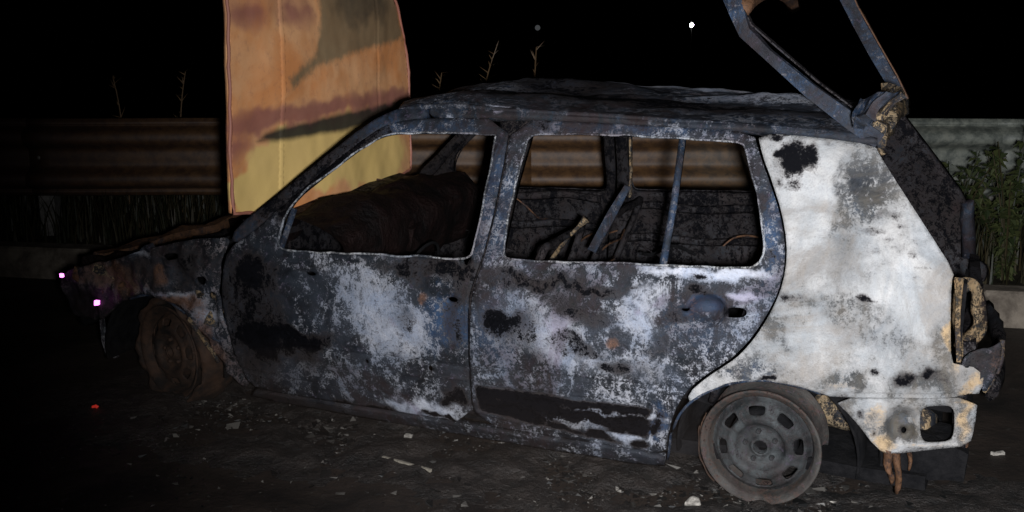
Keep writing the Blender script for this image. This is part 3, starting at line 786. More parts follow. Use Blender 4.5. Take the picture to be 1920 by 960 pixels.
# ---- tailgate frame, swung up
TG = empty  # readability only
na = [(0.285,1.215),(0.203,1.269),(0.065,1.366),(-0.077,1.478),(-0.155,1.544)] + [(-0.191,1.612),(-0.207,1.662),(-0.225,1.746)]
fa = [(0.279,1.231),(0.227,1.327),(0.153,1.442),(0.083,1.556),(0.060,1.598)] + [(0.036,1.640),(0.008,1.692),(-0.012,1.744)]
hx = tube_mesh([(.275, y, 1.242+.012*math.sin(y*7)) for y in np.linspace(-.53, .53, 17)], .026, 6, squash=(1.3, 1), wob=.008)
tail = link_obj("tailgate", hx, CAR, M['tan'])
tail["label"] = "raised tailgate burnt down to its window frame"
link_obj("window_side_frame", tube_mesh([(x, -.53-.02*math.sin(i), z) for i, (x, z) in enumerate(na)], [.032, .034, .029, .021, .030, .034, .032, .032], 4, squash=(0.8, 1.1), wob=.006), tail, M['frame'])
link_obj("window_side_frame", tube_mesh([(x, .53, z) for x, z in fa], .034, 4, squash=(1.1, 1.0), wob=.006, seed=4), tail, M['frame'])
link_obj("seal_flange", tube_mesh([(x+.018, -.505, z+.026) for x, z in na[:6]], .010, 4, squash=(2.2, .35), wob=.006), tail, M['inner'])
link_obj("seal_flange", tube_mesh([(x+.020, .50, z+.024) for x, z in fa[:6]], .010, 4, squash=(2.2, .35), wob=.006), tail, M['rusty'])
link_obj("gas_strut", tube_mesh([(.30, -.47, 1.16), (.20, -.48, 1.25), (.13, -.49, 1.30)], .008, 6), tail, M['tan'])
kx, kz = na[5]
link_obj("window_bottom_frame", tube_mesh([(kx+.02, y, kz+.06*(1-(y/.53)**2)) for y in np.linspace(-.52, .52, 13)], .026, 6, wob=.008), tail, M['rusty'])
V, Fq = [], []
for i in range(13):
    for j in range(25):
        s = i/12; y = -.55+1.1*j/24
        V.append((kx-.03+.02*s-.10*s*s+.03*(1-(y/.55)**2), y, kz+.10+.50*s+.01*noise.noise(Vector((y*6, s*5, 2)))))
for i in range(12):
    for j in range(24):
        a = i*25+j; Fq.append((a, a+1, a+26, a+25))
me = mesh_from(V, Fq); smooth(me)
o = link_obj("tailgate_panel", me, tail, M['rusty'])
o.modifiers.new("t", 'SOLIDIFY').thickness = 0.03
# crushed hinge cover in three folds
for k, ((y, z), sz, mt) in enumerate(zip([(-0.872,1.343),(-0.327,1.327),(-0.270,1.256)], ((.035, .22, .09), (.03, .30, .07), (.03, .20, .06)), ('frame', 'tan', 'tan'))):
    o = link_obj("hinge_cover", lump_mesh(sz, 80+k, .030, 6, 13), tail, M[mt]); o.location = (.285, y, z); o.rotation_euler = (.3*k-.3, .5, .2)
for y in (-.40, .40):
    link_obj("tailgate_hinge", lump_mesh((.09, .05, .05), 3+y, .012, 3, 20), tail, M['tan']).location = (.24, y, 1.262)

def lip(name, pts, r, mat, off=-.004):
    P = catmull([(x, Ysurf(x, z)+off, z) for x, z in pts], 4)
    return link_obj(name, tube_mesh(P, r, 6, wob=.004), CAR, M[mat])
# ---- tail lamp housing and rear corner
def Yx(x, z): return Ysurf(x, z)
lampf = [(0.550,0.829),(0.555,0.772),(0.564,0.679),(0.574,0.584)]
tl = link_obj("tail_lamp_housing", tube_mesh([(x+.008, Ysurf(x, z)+.006, z) for x, z in lampf], .014, 4, squash=(1.1, .7), wob=.005), CAR, M['tan'])
tl["label"] = "empty heat-tanned tail lamp housing"
def lamp_surf(V, dep):
    return np.array([(x, -.64+1.1*(x-.60)+.012*noise.noise(Vector((x*30, z*14, 2))), z) for x, z in V])
LR = [(0.563,0.781),(0.571,0.812),(0.591,0.826),(0.617,0.808),(0.640,0.755),(0.654,0.688),(0.657,0.637),(0.638,0.614),(0.615,0.590),(0.604,0.540),(0.586,0.537)]
LH = [(0.576,0.761),(0.589,0.783),(0.605,0.776),(0.618,0.735),(0.625,0.664),(0.611,0.635),(0.598,0.612),(0.591,0.585)]
me, uv = sheet_mesh(LR, [LH], .008, lamp_surf, smoothing=1, hole_smooth=1)
link_obj("lamp_rim", me, tl, M['tan']).modifiers.new("t", 'SOLIDIFY').thickness = .028
ba = [(-.72, .82), (-.52, .82), (-.52, .56), (-.72, .56)]
link_obj("lamp_back", mesh_from([(.575, y, z) for y, z in ba], [(0, 1, 2, 3)]), tl, M['soot']).modifiers.new("t", 'SOLIDIFY').thickness = .01
br = [(0.590,0.568),(0.601,0.609),(0.638,0.627),(0.673,0.632),(0.698,0.652),(0.698,0.586),(0.683,0.527),(0.663,0.483),(0.647,0.523),(0.644,0.564)]
def bsurf(V, dep):
    return np.array([(x, Ysurf(x, z)-.004+.10*max(0, x-.60)+.008*noise.noise(Vector((x*30, z*30, 0))), z) for x, z in V])
me, uv = sheet_mesh(br, (), 0.01, bsurf, smoothing=1)
set_stain(me, stains(uv, (0.35, 0.12, 0.1, 0.2), dict(rust=[(0.692,0.586,0.015,0.066,.35)], soot=[(0.651,0.601,0.032,0.023,.3)]), seed=61))
o = link_obj("bumper_bracket", me, CAR, M['body']); o.modifiers.new("t", 'SOLIDIFY').thickness = .008
# rear wall of the boot
V = [(.62, -.66, .25), (.62, .66, .25), (.62, .66, .62), (.62, -.66, .62)]
me = lump_mesh((.04, 1.28, .36), 5, .02, 8, 6); o = link_obj("rear_wall", me, CAR, M['inner']); o.location = (.605, 0, .44)
o = link_obj("bumper_beam", tube_mesh([(.66+.05*(1-(y/.7)**2), y, .40+.01*math.sin(y*9)) for y in np.linspace(-.46, .64, 15)], .035, 6, squash=(.7, 1.2), wob=.012), CAR, M['inner'])
lip("bracket_edge", [(0.698,0.652),(0.699,0.595),(0.685,0.532),(0.663,0.483)], .008, 'tan', .02)
o = link_obj("far_tail_lamp_housing", tube_mesh([(x, -Ysurf(x, z)-.03, z) for x, z in lampf], .028, 6, wob=.006), CAR, M['frame'])
o.name = "tail_lamp_housing"
# rusty drip bracket and dark box under the rear corner
for pts, rr in (([(0.407,0.274),(0.404,0.220),(0.417,0.156)], (.022, .016, .010)), ([(0.432,0.273),(0.439,0.217),(0.435,0.113)], (.026, .020, .014)), ([(0.457,0.284),(0.465,0.247),(0.465,0.204)], (.016, .012, .006))):
    link_obj("melted_drip", tube_mesh(catmull([(x, Ysurf(x, z)+.02, z) for x, z in pts], 4), [rr[0]+(rr[2]-rr[0])*k/8 for k in range(9)], 7, squash=(1, .6), wob=.020, seed=pts[0][0]*50), CAR, M['rusty'])
link_obj("bumper_mount", tube_mesh([(.62, -.60, .31), (.625, -.60, .24), (.62, -.595, .14)], [.026, .022, .012], 6, squash=(1, .6), wob=.012, seed=3), CAR, M['rusty'])
o = link_obj("boot_floor_corner", lump_mesh((.26, .25, .10), 8, .02, 4, 12), CAR, M['soot']); o.location = (.50, -.55, .22)
o = link_obj("exhaust_silencer", lathe_mesh([(0, -.2), (.06, -.2), (.075, -.17), (.075, .17), (.06, .2), (0, .2)], 20), CAR, M['tan'])
o.location = (.33, -.42, .25); o.rotation_euler = (0, 0, R(70))

# ---- wheels
def wheel_disc():
    holes = []
    for k in range(8):
        a = 2*math.pi*(k+.18)/8
        c, s = math.cos(a), math.sin(a)
        pts = []
        for i in range(12):
            t = 2*math.pi*i/12
            dr = .0155*max(-1, min(1, 1.35*math.cos(t))); dt = .027*max(-1, min(1, 1.25*math.sin(t)))
            r = .128+dr
            pts.append((r*math.cos(a+dt/.128), r*math.sin(a+dt/.128)))
        holes.append(pts)
    holes.append(ell(0, 0, .024, .024, 14))
    prof = [(0, -.030), (.03, -.030), (.038, -.012), (.062, -.010), (.074, -.016), (.086, -.034), (.100, -.036), (.120, -.026), (.145, -.018), (.152, -.004), (.166, .012), (.18, .014)]
    def f(r):
        for (a, ya), (c, yc) in zip(prof, prof[1:]):
            if r <= c:
                t = (r-a)/(c-a); t = t*t*(3-2*t)
                return ya+(yc-ya)*t
        return prof[-1][1]
    def surf(V, dep):
        return np.array([(x, f(math.hypot(x, z)), z) for x, z in V])
    me, uv = sheet_mesh(ell(0, 0, .170, .170, 60), holes, 0.007, surf, smoothing=0, hole_smooth=1)
    return me
DISC = wheel_disc(); DISC.materials.append(M['rim'])
BARREL = lathe_mesh([(.150, .05), (.165, .012), (.170, -.004), (.174, -.020), (.178, -.028), (.190, -.034), (.197, -.040), (.201, -.036), (.199, -.030), (.192, -.026), (.184, -.018), (.182, .006), (.172, .02), (.168, .10), (.182, .112), (.184, .125), (.2, .132), (.2, .138), (.19, .138), (.178, .125), (.16, .10), (.158, .06)], 72)
M['flange'] = burnt_metal("burnt_wheel_flange", ash_col=(0.30, 0.28, 0.27), steel_a=(0.02, 0.02, 0.02), steel_b=(0.06, 0.055, 0.05), base=(0.16, 0.18, 0.38, 0.1), use_attr=False)
BARREL.materials.append(M['flange'])
BOLT = lathe_mesh([(0, -.016), (.006, -.016), (.009, -.012), (.010, 0)], 6); BOLT.materials.append(M['rim'])
HUBR = lathe_mesh([(.022, .01), (.022, -.018), (.026, -.024), (.031, -.022), (.034, -.008)], 24); HUBR.materials.append(M['rim'])
DRUM = lathe_mesh([(0, .02), (.11, .02), (.115, .03), (.115, .09), (0, .09)], 32); DRUM.materials.append(M['soot'])
def wheel(loc, steer, lab, far=False):
    w = bpy.data.objects.new("wheel", DISC); COL.objects.link(w); w.parent = CAR
    w.location = loc; w.rotation_euler = (0, 0, steer+(math.pi if far else 0))
    w["label"] = lab
    md = w.modifiers.new("t", 'SOLIDIFY'); md.thickness = .006; md.offset = -1
    for nm, me in (("rim", BARREL), ("hub_ring", HUBR), ("brake_drum", DRUM)):
        q = bpy.data.objects.new(nm, me); COL.objects.link(q); q.parent = w
    for k in range(5):
        a = 2*math.pi*k/5+.5
        q = bpy.data.objects.new("wheel_bolt", BOLT); COL.objects.link(q); q.parent = w
        q.location = (.052*math.cos(a), -.010, .052*math.sin(a))
    return w
def tyre_rest(w, seed, rad=.205, tw=.11):
    """sagging remains of the tyre: a bundle of bead and belt wire"""
    V, Fq = [], []
    n, m = 64, 14
    for i in range(n):
        a = 2*math.pi*i/n
        for k in range(m):
            t = 2*math.pi*k/m
            r = rad+.018+.024*math.cos(t); y = .05+.095*math.sin(t)
            p = Vector((r*math.cos(a), y, r*math.sin(a)))
            p += noise.noise_vector(p*16+Vector((seed, 0, 0)))*.022+noise.noise_vector(p*45)*.008
            p.z = max(p.z, -.198)
            V.append(p)
    for i in range(n):
        for k in range(m):
            Fq.append((i*m+k, ((i+1) % n)*m+k, ((i+1) % n)*m+(k+1) % m, i*m+(k+1) % m))
    me = mesh_from(V, Fq); smooth(me)
    o = link_obj("tyre_remains", me, w, M['wire'])
    o["label"] = "burnt rusty remains of the tyre"
    return o
rw = wheel((0, -.70, .202), 0.0, "burnt bare steel rear wheel")
for k in range(5):
    rr = random.Random(90+k); a0 = rr.uniform(2.6, 4.2); a1 = a0+rr.uniform(.9, 2.0)
    pts = [(( .206+.012*abs(noise.noise(Vector((a*2.5, k, 1)))))*math.cos(a), .02+.03*k-.05+.02*noise.noise(Vector((a*3, k, 4))), max(-.197, (.206+.012*abs(noise.noise(Vector((a*2.5, k, 1)))))*math.sin(a))) for a in np.linspace(a0, a1, 18)]
    link_obj("tyre_wire", tube_mesh(pts, .003, 5), rw, M['wire'])
fw = wheel((-2.462, -.66, .202), R(-16), "rusty bare front wheel, turned")
tyre_rest(fw, 3)
for q in [fw]+list(fw.children):
    if q.material_slots:
        q.material_slots[0].link = 'OBJECT'
        q.material_slots[0].material = M['wire']
wheel((0, .70, .202), 0, "far rear wheel", True)
wheel((-2.462, .66, .202), R(-16), "far front wheel", True)
# wheel housings
for x, r in ((0.02, .30), (-2.46, .31)):
    for sg in (-1, 1):
        me = lathe_mesh([(r, -.04), (r+.005, .12), (r-.02, .30), (.05, .32)], 28, arc=(R(-8), R(188)))
        o = link_obj("wheel_housing", me, CAR, M['soot'])
        o.location = (x, sg*.70, .19); o.rotation_euler = (0, 0, 0 if sg < 0 else math.pi)
        o.modifiers.new("t", 'SOLIDIFY').thickness = .008

# ---- floor, firewall, dashboard, seats
def part_lump(name, size, loc, mat, seed, amp=.02, cuts=6, freq=6, rot=(0, 0, 0)):
    o = link_obj(name, lump_mesh(size, seed, amp, cuts, freq), CAR, M[mat])
    o.location = loc; o.rotation_euler = rot
    return o
part_lump("floor_pan", (2.5, 1.40, .05), (-.72, 0, .155), 'soot', 2, .02, 10)
part_lump("firewall", (.05, 1.36, .58), (-2.03, 0, .46), 'inner', 3, .03, 8)
part_lump("boot_floor", (.70, 1.0, .04), (.28, 0, .36), 'soot', 4, .02, 8)
part_lump("radiator_support", (.06, 1.06, .09), (-2.96, 0, .50), 'rusty', 6, .03, 6, 8)
part_lump("radiator", (.05, .80, .28), (-2.92, .05, .33), 'soot', 7, .03, 7, 9)
part_lump("engine_block", (.42, .55, .34), (-2.52, .08, .40), 'inner', 8, .07, 7, 6)
part_lump("battery_tray", (.20, .18, .12), (-2.55, -.42, .46), 'rusty', 9, .04, 5, 9)
part_lump("air_box", (.22, .26, .12), (-2.25, -.30, .60), 'soot', 10, .05, 5, 8)
part_lump("strut_tower", (.20, .18, .30), (-2.42, .50, .52), 'inner', 11, .03, 5, 8)
part_lump("scuttle", (.16, 1.30, .06), (-2.02, 0, .755), 'inner', 12, .02, 7, 7)
part_lump("headlamp_bucket", (.14, .22, .14), (-2.93, -.46, .47), 'char', 14, .04, 5, 10)
part_lump("headlamp_bucket", (.14, .22, .14), (-2.93, .46, .47), 'char', 15, .04, 5, 10)
o = link_obj("bumper_beam", tube_mesh([(-3.04-.05*(1-(y/.6)**2), y, .30+.02*math.sin(y*5)-.04*(y < -.4)) for y in np.linspace(-.58, .58, 15)], .035, 6, squash=(.6, 1.2), wob=.012), CAR, M['soot'])
hs = [(-2.806,0.311),(-2.818,0.215),(-2.826,0.136)]
o = link_obj("bumper_stay", tube_mesh([(x, Ysurf(x, z)+.03, z) for x, z in hs]+[(hs[-1][0]+.05, Ysurf(*hs[-1])+.03, hs[-1][1])], .018, 4, squash=(1, .3), wob=.003), CAR, M['edge'])
# dashboard: profile swept across the car, sagging and bulging
V, Fq = [], []
ny = 36
prof = [(-1.98, .70), (-1.95, .78), (-1.85, .82), (-1.74, .82), (-1.66, .79), (-1.62, .74), (-1.64, .64), (-1.70, .54), (-1.80, .50)]
pp = catmull([(x, z, 0) for x, z in prof], 4)
for j in range(ny+1):
    y = -.66+1.32*j/ny
    bul = .055*math.exp(-((y+.34)/.16)**2)+.03*math.exp(-((y-.1)/.4)**2)
    for p in pp:
        q = Vector((p.x+bul*.5*(p.x > -1.8), y, p.y+bul*max(0, (p.y-.55)/.3)-.02))
        q += noise.noise_vector(q*7)*.028+noise.noise_vector(q*19)*.014
        V.append(q)
k = len(pp)
for j in range(ny):
    for i in range(k-1):
        a = j*k+i; Fq.append((a, a+k, a+k+1, a+1))
me = mesh_from(V, Fq); smooth(me)
me.flip_normals()
dash = link_obj("dashboard", me, CAR, M['char'])
dash["label"] = "melted charred dashboard"
for y0 in (-.12, .30):
    o = link_obj("air_vent", lump_mesh((.03, .14, .06), 4+y0, .02, 4, 20), dash, M['char']); o.location = (-1.625, y0, .735)
link_obj("heater_core", lump_mesh((.08, .10, .10), 31, .03, 4, 12), dash, M['char']).location = (-1.63, -.12, .66)
sw = link_obj("steering_wheel", tube_mesh([(-1.47+.10*math.sin(a)*.5, -.34+.15*math.cos(a), .56+.15*math.sin(a)*.86) for a in np.linspace(0, 2*math.pi, 33)[:-1]], .007, 6, closed=True), CAR, M['soot'])
for a in (R(10), R(170), R(270)):
    link_obj("spoke", tube_mesh([(-1.50, -.34, .56), (-1.47+.05*math.sin(a), -.34+.15*math.cos(a), .56+.129*math.sin(a))], .006, 5), sw, M['rusty'])
link_obj("steering_column", tube_mesh([(-1.49, -.34, .56), (-1.85, -.34, .42)], .025, 8), sw, M['inner'])

def seat(xb, y0, w, lean, top, lab, name="seat_frame", bar_mat='frame'):
    s = math.tan(lean)
    P = [(xb, y0-w, .28), (xb+s*(top-.28), y0-w, top), (xb+s*(top-.24), y0-w*.6, top+.04), (xb+s*(top-.24), y0+w*.6, top+.04), (xb+s*(top-.28), y0+w, top), (xb, y0+w, .28)]
    o = link_obj(name, tube_mesh(catmull(P, 5), .016, 6, wob=.004, seed=y0), CAR, M['inner'])
    o["label"] = lab
    for f in (.25, .5, .75):
        z = .28+(top-.28)*f
        link_obj("cross_wire", tube_mesh([(xb+s*(z-.28)+.02*math.sin(i), y0-w+2*w*i/4, z+.012*math.sin(i*2+f*7)) for i in range(5)], .004, 5), o, M['rusty'])
    link_obj("seat_base", lump_mesh((.46, 2*w, .06), xb*3+y0, .025, 5, 9), o, M['soot']).location = (xb-.22, y0, .30)
    return o
seat(-1.02, -.34, .21, R(20), .72, "burnt driver seat frame")
seat(-1.00, .34, .21, R(22), .72, "burnt passenger seat frame")
seat(-.20, 0.0, .58, R(18), .66, "burnt rear bench frame")
# twisted seat side plate and rusty rod seen through the rear window
q = [(-0.809,0.668),(-0.728,0.818),(-0.669,0.933)]
link_obj("seat_side_plate", tube_mesh([(x, -.10, z) for x, z in q], [.034, .030, .018], 4, squash=(.25, 0.9), wob=.010), CAR, M['frame'])
q = [(-0.919,0.650),(-0.850,0.749),(-0.801,0.803),(-0.769,0.835)]
link_obj("headrest_rod", tube_mesh([(x, -.30, z) for x, z in q], [.010, .008, .008, .016], 6, wob=.003), CAR, M['tan'])
q = [(-0.879,1.037),(-0.872,0.879),(-0.874,0.761)]
link_obj("belt_guide", tube_mesh([(x, .60, z) for x, z in q], .014, 4, squash=(1, .5), wob=.003), CAR, M['tan'])

# ---- rolled lips of the wheel arches
lip("wheel_arch_lip", [(-0.308,0.109),(-0.284,0.248),(-0.230,0.341),(-0.163,0.393),(-0.090,0.433),(0.008,0.458),(0.109,0.456),(0.193,0.437)], .005, 'frame', .004)
lip("wheel_arch_lip", [(-2.592,0.438),(-2.491,0.473),(-2.384,0.463),(-2.295,0.418)], .006, 'frame', .006)
lip("wheel_arch_lip", [(-2.278,0.402),(-2.205,0.310),(-2.154,0.224)], .009, 'tan', .0)
# ---- torn sheet and scraps in the burnt-out nose
rs = random.Random(17)
for k, (p, sz, mt) in enumerate(zip([(-2.876,0.497),(-2.702,0.532),(-2.503,0.643),(-2.399,0.569),(-2.327,0.477),(-2.197,0.492),(-2.162,0.429),(-2.145,0.363),(-2.580,0.514),(-2.799,0.449)],
        ((.10, .03, .05), (.16, .03, .04), (.14, .03, .03), (.05, .02, .04), (.10, .02, .03), (.05, .02, .09), (.04, .02, .10), (.03, .02, .10), (.12, .03, .03), (.09, .03, .06)),
        ('rusty', 'tan', 'frame', 'tan', 'frame', 'tan', 'tan', 'frame', 'rusty', 'rusty'))):
    o = link_obj("torn_sheet", lump_mesh(sz, 60+k, .022, 4, 16), CAR, M[mt])
    o.location = (p[0], Ysurf(*p)+.03, p[1]); o.rotation_euler = (rs.uniform(-.5, .5), rs.uniform(-.6, .6), rs.uniform(-.4, .4))
# ---- bare wires and springs in the cabin
for k in range(26):
    x = rs.uniform(-1.85, .1); y = rs.uniform(-.5, .55); z = rs.uniform(.42, .74)
    pts = [Vector((x, y, z))]
    d = Vector((rs.uniform(-1, 1), rs.uniform(-1, 1), rs.uniform(-.4, .5)))
    for i in range(6):
        d = (d+Vector((rs.uniform(-1, 1), rs.uniform(-1, 1), rs.uniform(-.9, .6)))*.6).normalized()
        q = pts[-1]+d*.06; q.z = min(q.z, .80)
        pts.append(q)
    link_obj("bare_wire", tube_mesh(catmull(pts, 3), rs.choice((.003, .004, .007)), 5), CAR, M[rs.choice(('rusty', 'inner', 'inner', 'soot'))])
for z, x0, x1 in ((.70, -1.95, -1.05), (.56, -1.95, -1.05), (.70, -.95, -.1), (.55, -.95, -.15), (.40, -.9, -.25)):
    link_obj("door_beam", tube_mesh([(x, .70+.012*math.sin(x*9), z+.03*(x-x0)+.008*math.sin(x*14)) for x in np.linspace(x0, x1, 12)], .016, 6, squash=(.5, 1.2), wob=.006, seed=z*9), CAR, M['inner'])

# ================================================================ plants and litter
def blade_mesh(spots, rnd, hmin, hmax, w, lean=0.4, seg=3):
    V, Fq = [], []
    for (x, y, z) in spots:
        h = rnd.uniform(hmin, hmax); a = rnd.uniform(0, 6.283); ln = rnd.uniform(.1, lean)*h
        dx, dy = math.cos(a), math.sin(a); px, py = -dy*w/2, dx*w/2
        base = len(V)
        for s in range(seg+1):
            t = s/seg; ww = (1-t)**.7+0.05
            cx, cy, cz = x+dx*ln*t*t, y+dy*ln*t*t, z+h*t*(1-.15*t)
            V += [(cx-px*ww, cy-py*ww, cz), (cx+px*ww, cy+py*ww, cz)]
        for s in range(seg):
            k = base+s*2
            Fq.append((k, k+1, k+3, k+2))
    return mesh_from(V, Fq)

rnd = random.Random(11)
spots = []
for _ in range(16000):
    x = rnd.uniform(-5, 4.5); d = rnd.uniform(.14, 2.8)
    if noise.noise(Vector((x*.9, d*1.2, 4))) < rnd.uniform(-.5, .35): continue
    spots.append((x, kerb_y(x)+d, verge_z(d)-.02))
o = link_obj("verge_grass", blade_mesh(spots, rnd, .10, .42, .012), None, M['grass'])
tag(o, "dim rough grass on the verge around the guardrail", "grass", kind="stuff")

def leaf_weed(x, y, z, h, n, spread, label, rnd):
    root = empty("leafy_weed", (x, y, z))
    tag(root, label, "weed", "leafy weeds beside the rear of the car")
    stems, V, Fq = [], [], []
    SV, SF = [], []
    for s in range(max(3, n//45)):
        a = rnd.uniform(0, 6.283); r = rnd.uniform(.2, 1)*spread
        hh = h*rnd.uniform(.6, 1)
        path = [Vector((0, 0, 0)), Vector((math.cos(a)*r*.35, math.sin(a)*r*.35, hh*.5)), Vector((math.cos(a)*r, math.sin(a)*r, hh))]
        pts = catmull(path, 6)
        me = tube_mesh(pts, [.006*(1-.6*i/len(pts)) for i in range(len(pts))], 5)
        off = len(SV); SV += [v.co.copy() for v in me.vertices]; SF += [tuple(i+off for i in p.vertices) for p in me.polygons]
        bpy.data.meshes.remove(me)
        for k in range(45):
            t = rnd.uniform(.12, 1); p = pts[int(t*(len(pts)-1))]
            d = Vector((rnd.uniform(-1, 1), rnd.uniform(-1, 1), rnd.uniform(-.5, .7))).normalized()
            L = rnd.uniform(.03, .075); s_ = d.cross(Vector((0, 0, 1))).normalized()*L*.28
            tip = p+d*L; mid = p+d*L*.5+Vector((0, 0, .008))
            base = len(V)
            V += [p, mid+s_, tip-Vector((0, 0, .012)), mid-s_]
            Fq.append((base, base+1, base+2, base+3))
    link_obj("stem", mesh_from(SV, SF), root, M['grass'])
    link_obj("foliage", mesh_from(V, Fq), root, M['leaf'])
    return root
rnd = random.Random(5)
leaf_weed(2.66, 5.85, .15, .85, 640, .32, "tall leafy green weed at the right edge, beside the car's rear", rnd)
leaf_weed(2.80, 6.25, .15, .50, 250, .26, "low bushy green weed at the far right edge, behind the tall weed", rnd)
leaf_weed(2.42, 6.05, .15, .72, 360, .24, "small green weed between the car's rear and the taller weed", rnd)

def stalk(x, y, h, bend, label, rnd):
    z = verge_z(y-kerb_y(x))-.03
    pts = catmull([(0, 0, 0), (bend*.15, 0, h*.5), (bend*.5, .02, h*.8), (bend, .03, h)], 6)
    o = link_obj("dry_stalk", tube_mesh(pts, [.007*(1-.6*i/len(pts)) for i in range(len(pts))], 5), None, M['straw'])
    o.location = (x, y, z)
    tag(o, label, "stalk", "dry weed stalks behind the guardrail")
    V, Fq = [], []
    for k in range(16):
        p = pts[rnd.randrange(len(pts)//2, len(pts))]
        d = Vector((rnd.uniform(-1, 1), rnd.uniform(-1, 1), rnd.uniform(0, 1))).normalized()*rnd.uniform(.03, .09)
        s_ = Vector((.005, 0, .002)); b0 = len(V)
        V += [p-s_, p+s_, p+d]; Fq.append((b0, b0+1, b0+2))
    tag(link_obj("seed_head", mesh_from(V, Fq), o, M['straw']), kind="stuff")
rnd = random.Random(21)
for (u, y, h, bd, lb) in (([(-0.242,1.023)][0][0], 7.6, 1.12, .14, "dry bent weed stalk showing above the front of the roof"),
                          ([(0.146,1.032)][0][0], 7.7, 1.10, .02, "dry upright weed stalk showing above the middle of the roof"),
                          ([(-2.606,0.925)][0][0], 7.5, .95, -.06, "dim dry weed stalk above the rail, left of the bonnet"),
                          ([(-2.249,0.925)][0][0], 7.5, .98, .07, "dim dry weed stalk above the rail, close beside the bonnet"),
                          ([(-0.538,0.932)][0][0], 7.8, .92, .05, "short dry weed stalk just right of the open bonnet")):
    stalk(u, y, h, bd, lb, rnd)

# litter on the asphalt: countless burnt crumbs
rnd = random.Random(77)
V, Fq = [], []
def crumb(x, y, s):
    b0 = len(V)
    pts = [Vector((rnd.uniform(-1, 1), rnd.uniform(-1, 1), rnd.uniform(0, .7)))*s for _ in range(5)]
    V.extend([(x+p.x, y+p.y, .001+p.z) for p in pts])
    Fq.extend([(b0, b0+1, b0+2), (b0, b0+2, b0+3), (b0, b0+3, b0+1), (b0+1, b0+4, b0+2), (b0+2, b0+4, b0+3), (b0+3, b0+4, b0+1)])
c, s = math.cos(-.403), math.sin(-.403)
for _ in range(16000):
    cx = rnd.uniform(-2.6, 1.1); cy = -.70-abs(rnd.gauss(0, .22))+rnd.uniform(0, .3)
    if rnd.random() < .2: cx, cy = rnd.uniform(-2.6, 1.4), rnd.uniform(-1.7, -.5)
    x = 1.108+c*cx-s*cy; y = 4.126+s*cx+c*cy
    if noise.noise(Vector((x*2.5, y*2.5, 9))) < rnd.uniform(-.6, .4): continue
    crumb(x, y, min(.034, .0035*math.exp(abs(rnd.gauss(0, .8)))))
tag(link_obj("fire_debris", mesh_from(V, Fq), None, M['bits']), "scattered burnt crumbs and broken glass on the asphalt beside the car", "debris", kind="stuff")

M['ashbed'] = plain("wet_ash", (0.003, 0.0026, 0.0024), (0.026, 0.020, 0.017), 11, 0.55, 1.0, 0.03, 0.4, speck=(0.06, 0.052, 0.045))
V, Fq = [], []
nx, ny = 200, 70
for i in range(nx+1):
    for j in range(ny+1):
        cx = -3.1+4.3*i/nx; cy = -1.35+1.5*j/ny
        e = max(0, 1-((cy+.62)/.66)**2)*max(0, 1-((cx+1.0)/2.1)**4)
        h = .042*e*(.40+.9*noise.noise(Vector((cx*3.1, cy*3.1, 5)))+.55*noise.noise(Vector((cx*9, cy*9, 2)))+.35*noise.noise(Vector((cx*26, cy*26, 8))))
        V.append((1.108+c*cx-s*cy, 4.126+s*cx+c*cy, h-.004))
for i in range(nx):
    for j in range(ny):
        a = i*(ny+1)+j; Fq.append((a, a+ny+1, a+ny+2, a+1))
me = mesh_from(V, Fq); smooth(me)
tag(link_obj("ash_bed", me, None, M['ashbed']), "clumped dark wet ash along the car's sill", "ash", kind="stuff")
M['wood'] = plain("pale_strip", (0.13, 0.115, 0.09), (0.24, 0.21, 0.17), 30, 0.8)
M['ashlump'] = plain("ash_lump", (0.05, 0.045, 0.04), (0.36, 0.33, 0.29), 28, 0.9)
(g0, g1), = [[(-0.474,3.817),(-0.289,3.700)]]
o = link_obj("wooden_strip", box_mesh(-.5, .5, -.006, .006, -.005, .006, .001), None, M['wood'])
L = math.hypot(g1[0]-g0[0], g1[1]-g0[1])
o.scale = (L, 1, 1); o.location = ((g0[0]+g1[0])/2, (g0[1]+g1[1])/2, .008); o.rotation_euler = (0, 0, math.atan2(g1[1]-g0[1], g1[0]-g0[0]))
tag(o, "thin pale strip lying on the asphalt below the front door", "strip")
for (p, sz, sd, lb) in zip([(-0.397,4.004),(-0.406,3.911),(0.604,3.431),(0.700,3.411),(1.076,3.463),(1.800,3.861),(-0.530,3.993),(0.367,3.554)],
        ((.030, .022, .02), (.022, .02, .016), (.032, .026, .026), (.026, .022, .02), (.035, .015, .012), (.05, .012, .012), (.022, .02, .018), (.02, .016, .012)), range(8),
        ("pale curled ash flake under the front door, topmost of the pieces there", "small rounded ash lump just below the curled flake by the front door",
         "pale crumpled ash lump at the bottom edge, left of the rear wheel", "smaller pale ash lump at the bottom edge, directly under the rear wheel",
         "flat white flake on the asphalt right of the rear wheel", "thin pale metal sliver on the ground behind the car's rear corner",
         "small grey ash lump left of the pale flakes under the front door", "tiny bright flake on the asphalt left of the rear wheel")):
    o = link_obj("ash_lump", lump_mesh(sz, sd+40, min(sz)*.7, 3, 30), None, M['ashlump'])
    o.location = (p[0], p[1], sz[2]*.45)
    o.rotation_euler = (0, 0, sd*1.3)
    tag(o, lb, "ash")

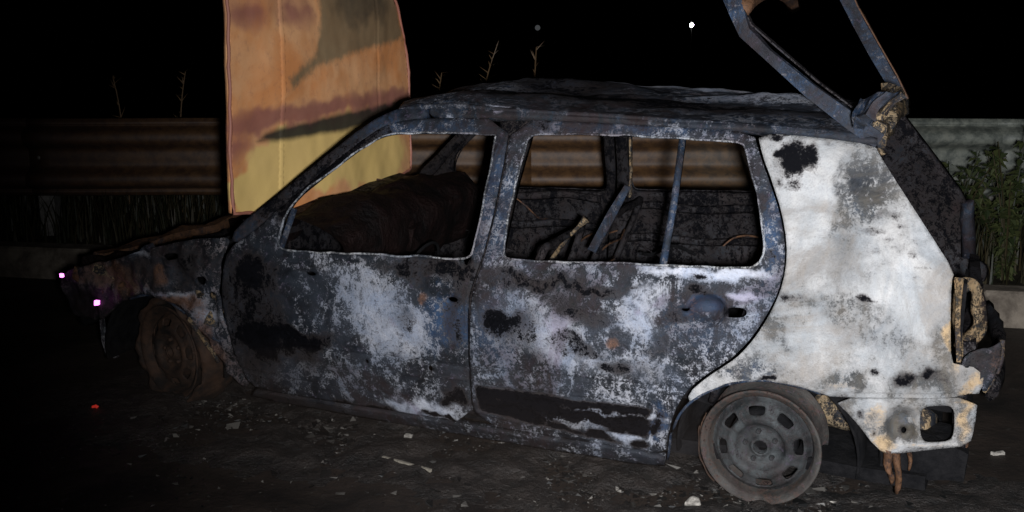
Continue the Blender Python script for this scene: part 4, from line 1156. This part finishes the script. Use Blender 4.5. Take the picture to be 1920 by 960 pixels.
# embers still glowing
emb = emit("ember_violet", (1.0, 0.22, 0.92), 3.5)
embr = emit("ember_red", (1.0, 0.05, 0.03), .25)
for (p, r, lb) in zip([(-2.985,0.493),(-2.772,0.403)], (.009, .012), ("bright violet glowing ember at the car's front tip", "larger violet glowing ember on the front wing above the bumper stay")):
    o = link_obj("ember", lump_mesh((r*1.5, r*1.5, r*1.5), 3+r*900, r*.3, 3, 60), None, emb)
    y = Ysurf(*p)-.012
    o.location = (1.108+c*p[0]-s*y, 4.126+s*p[0]+c*y, p[1])
    tag(o, lb, "ember")
g = [(-1.713,4.320)][0]
o = link_obj("ember", lump_mesh((.028, .012, .012), 9, .010, 4, 60), None, embr); o.location = (*g, .012)
tag(o, "dull red ember on the asphalt in front of the car", "ember")

# lamps far beyond the embankment
for (u, dist, rad, st, pole, lb) in (([(23.660,-2.531)][0], 150, .26, 40, 6.5, "bright white lamp far behind, small above the roof"),
                                      ([(3.821,-3.481)][0], 170, .40, .05, 6.0, "very dim grey lamp far behind, left of the bright lamp")):
    root = empty("distant_street_lamp", (u[0], dist, -14))
    tag(root, lb, "street lamp")
    h = u[1]+14
    link_obj("pole", tube_mesh([(0, 0.4, 0), (0, 0.4, h+.3), (0, 0.1, h+.5)], .08, 8), root, M['post'])
    bm = bmesh.new(); bmesh.ops.create_uvsphere(bm, u_segments=12, v_segments=8, radius=rad)
    me = bpy.data.meshes.new("bulb"); bm.to_mesh(me); bm.free()
    bo = link_obj("lamp_head", me, root, emit("lamp_light", (.9, .95, 1.0), st))
    bo.location = (0, 0, h)

# thin smoke still lying over the ground beside the car
sm_mat = bpy.data.materials.new("thin_smoke"); sm_mat.use_nodes = True
nt = sm_mat.node_tree; nt.nodes.clear()
ov = nt.nodes.new("ShaderNodeOutputMaterial"); pv = nt.nodes.new("ShaderNodeVolumePrincipled")
pv.inputs["Color"].default_value = (0.55, 0.40, 0.32, 1); pv.inputs["Density"].default_value = 0.035
nt.links.new(pv.outputs[0], ov.inputs["Volume"])
V = []
bm = bmesh.new(); bmesh.ops.create_icosphere(bm, subdivisions=4, radius=1.0)
for v in bm.verts:
    f = 1+.28*noise.noise(v.co*1.7)+.12*noise.noise(v.co*4)
    v.co = Vector((v.co.x*1.5*f, v.co.y*.55*f, v.co.z*.20*f))
me = bpy.data.meshes.new("smoke"); bm.to_mesh(me); bm.free(); smooth(me)
o = link_obj("smoke", me, None, sm_mat); o.location = (-.45, 3.65, .24); o.rotation_euler = (0, 0, -.35)
tag(o, "thin brown smoke drifting over the asphalt beside the doors", "smoke", kind="stuff")
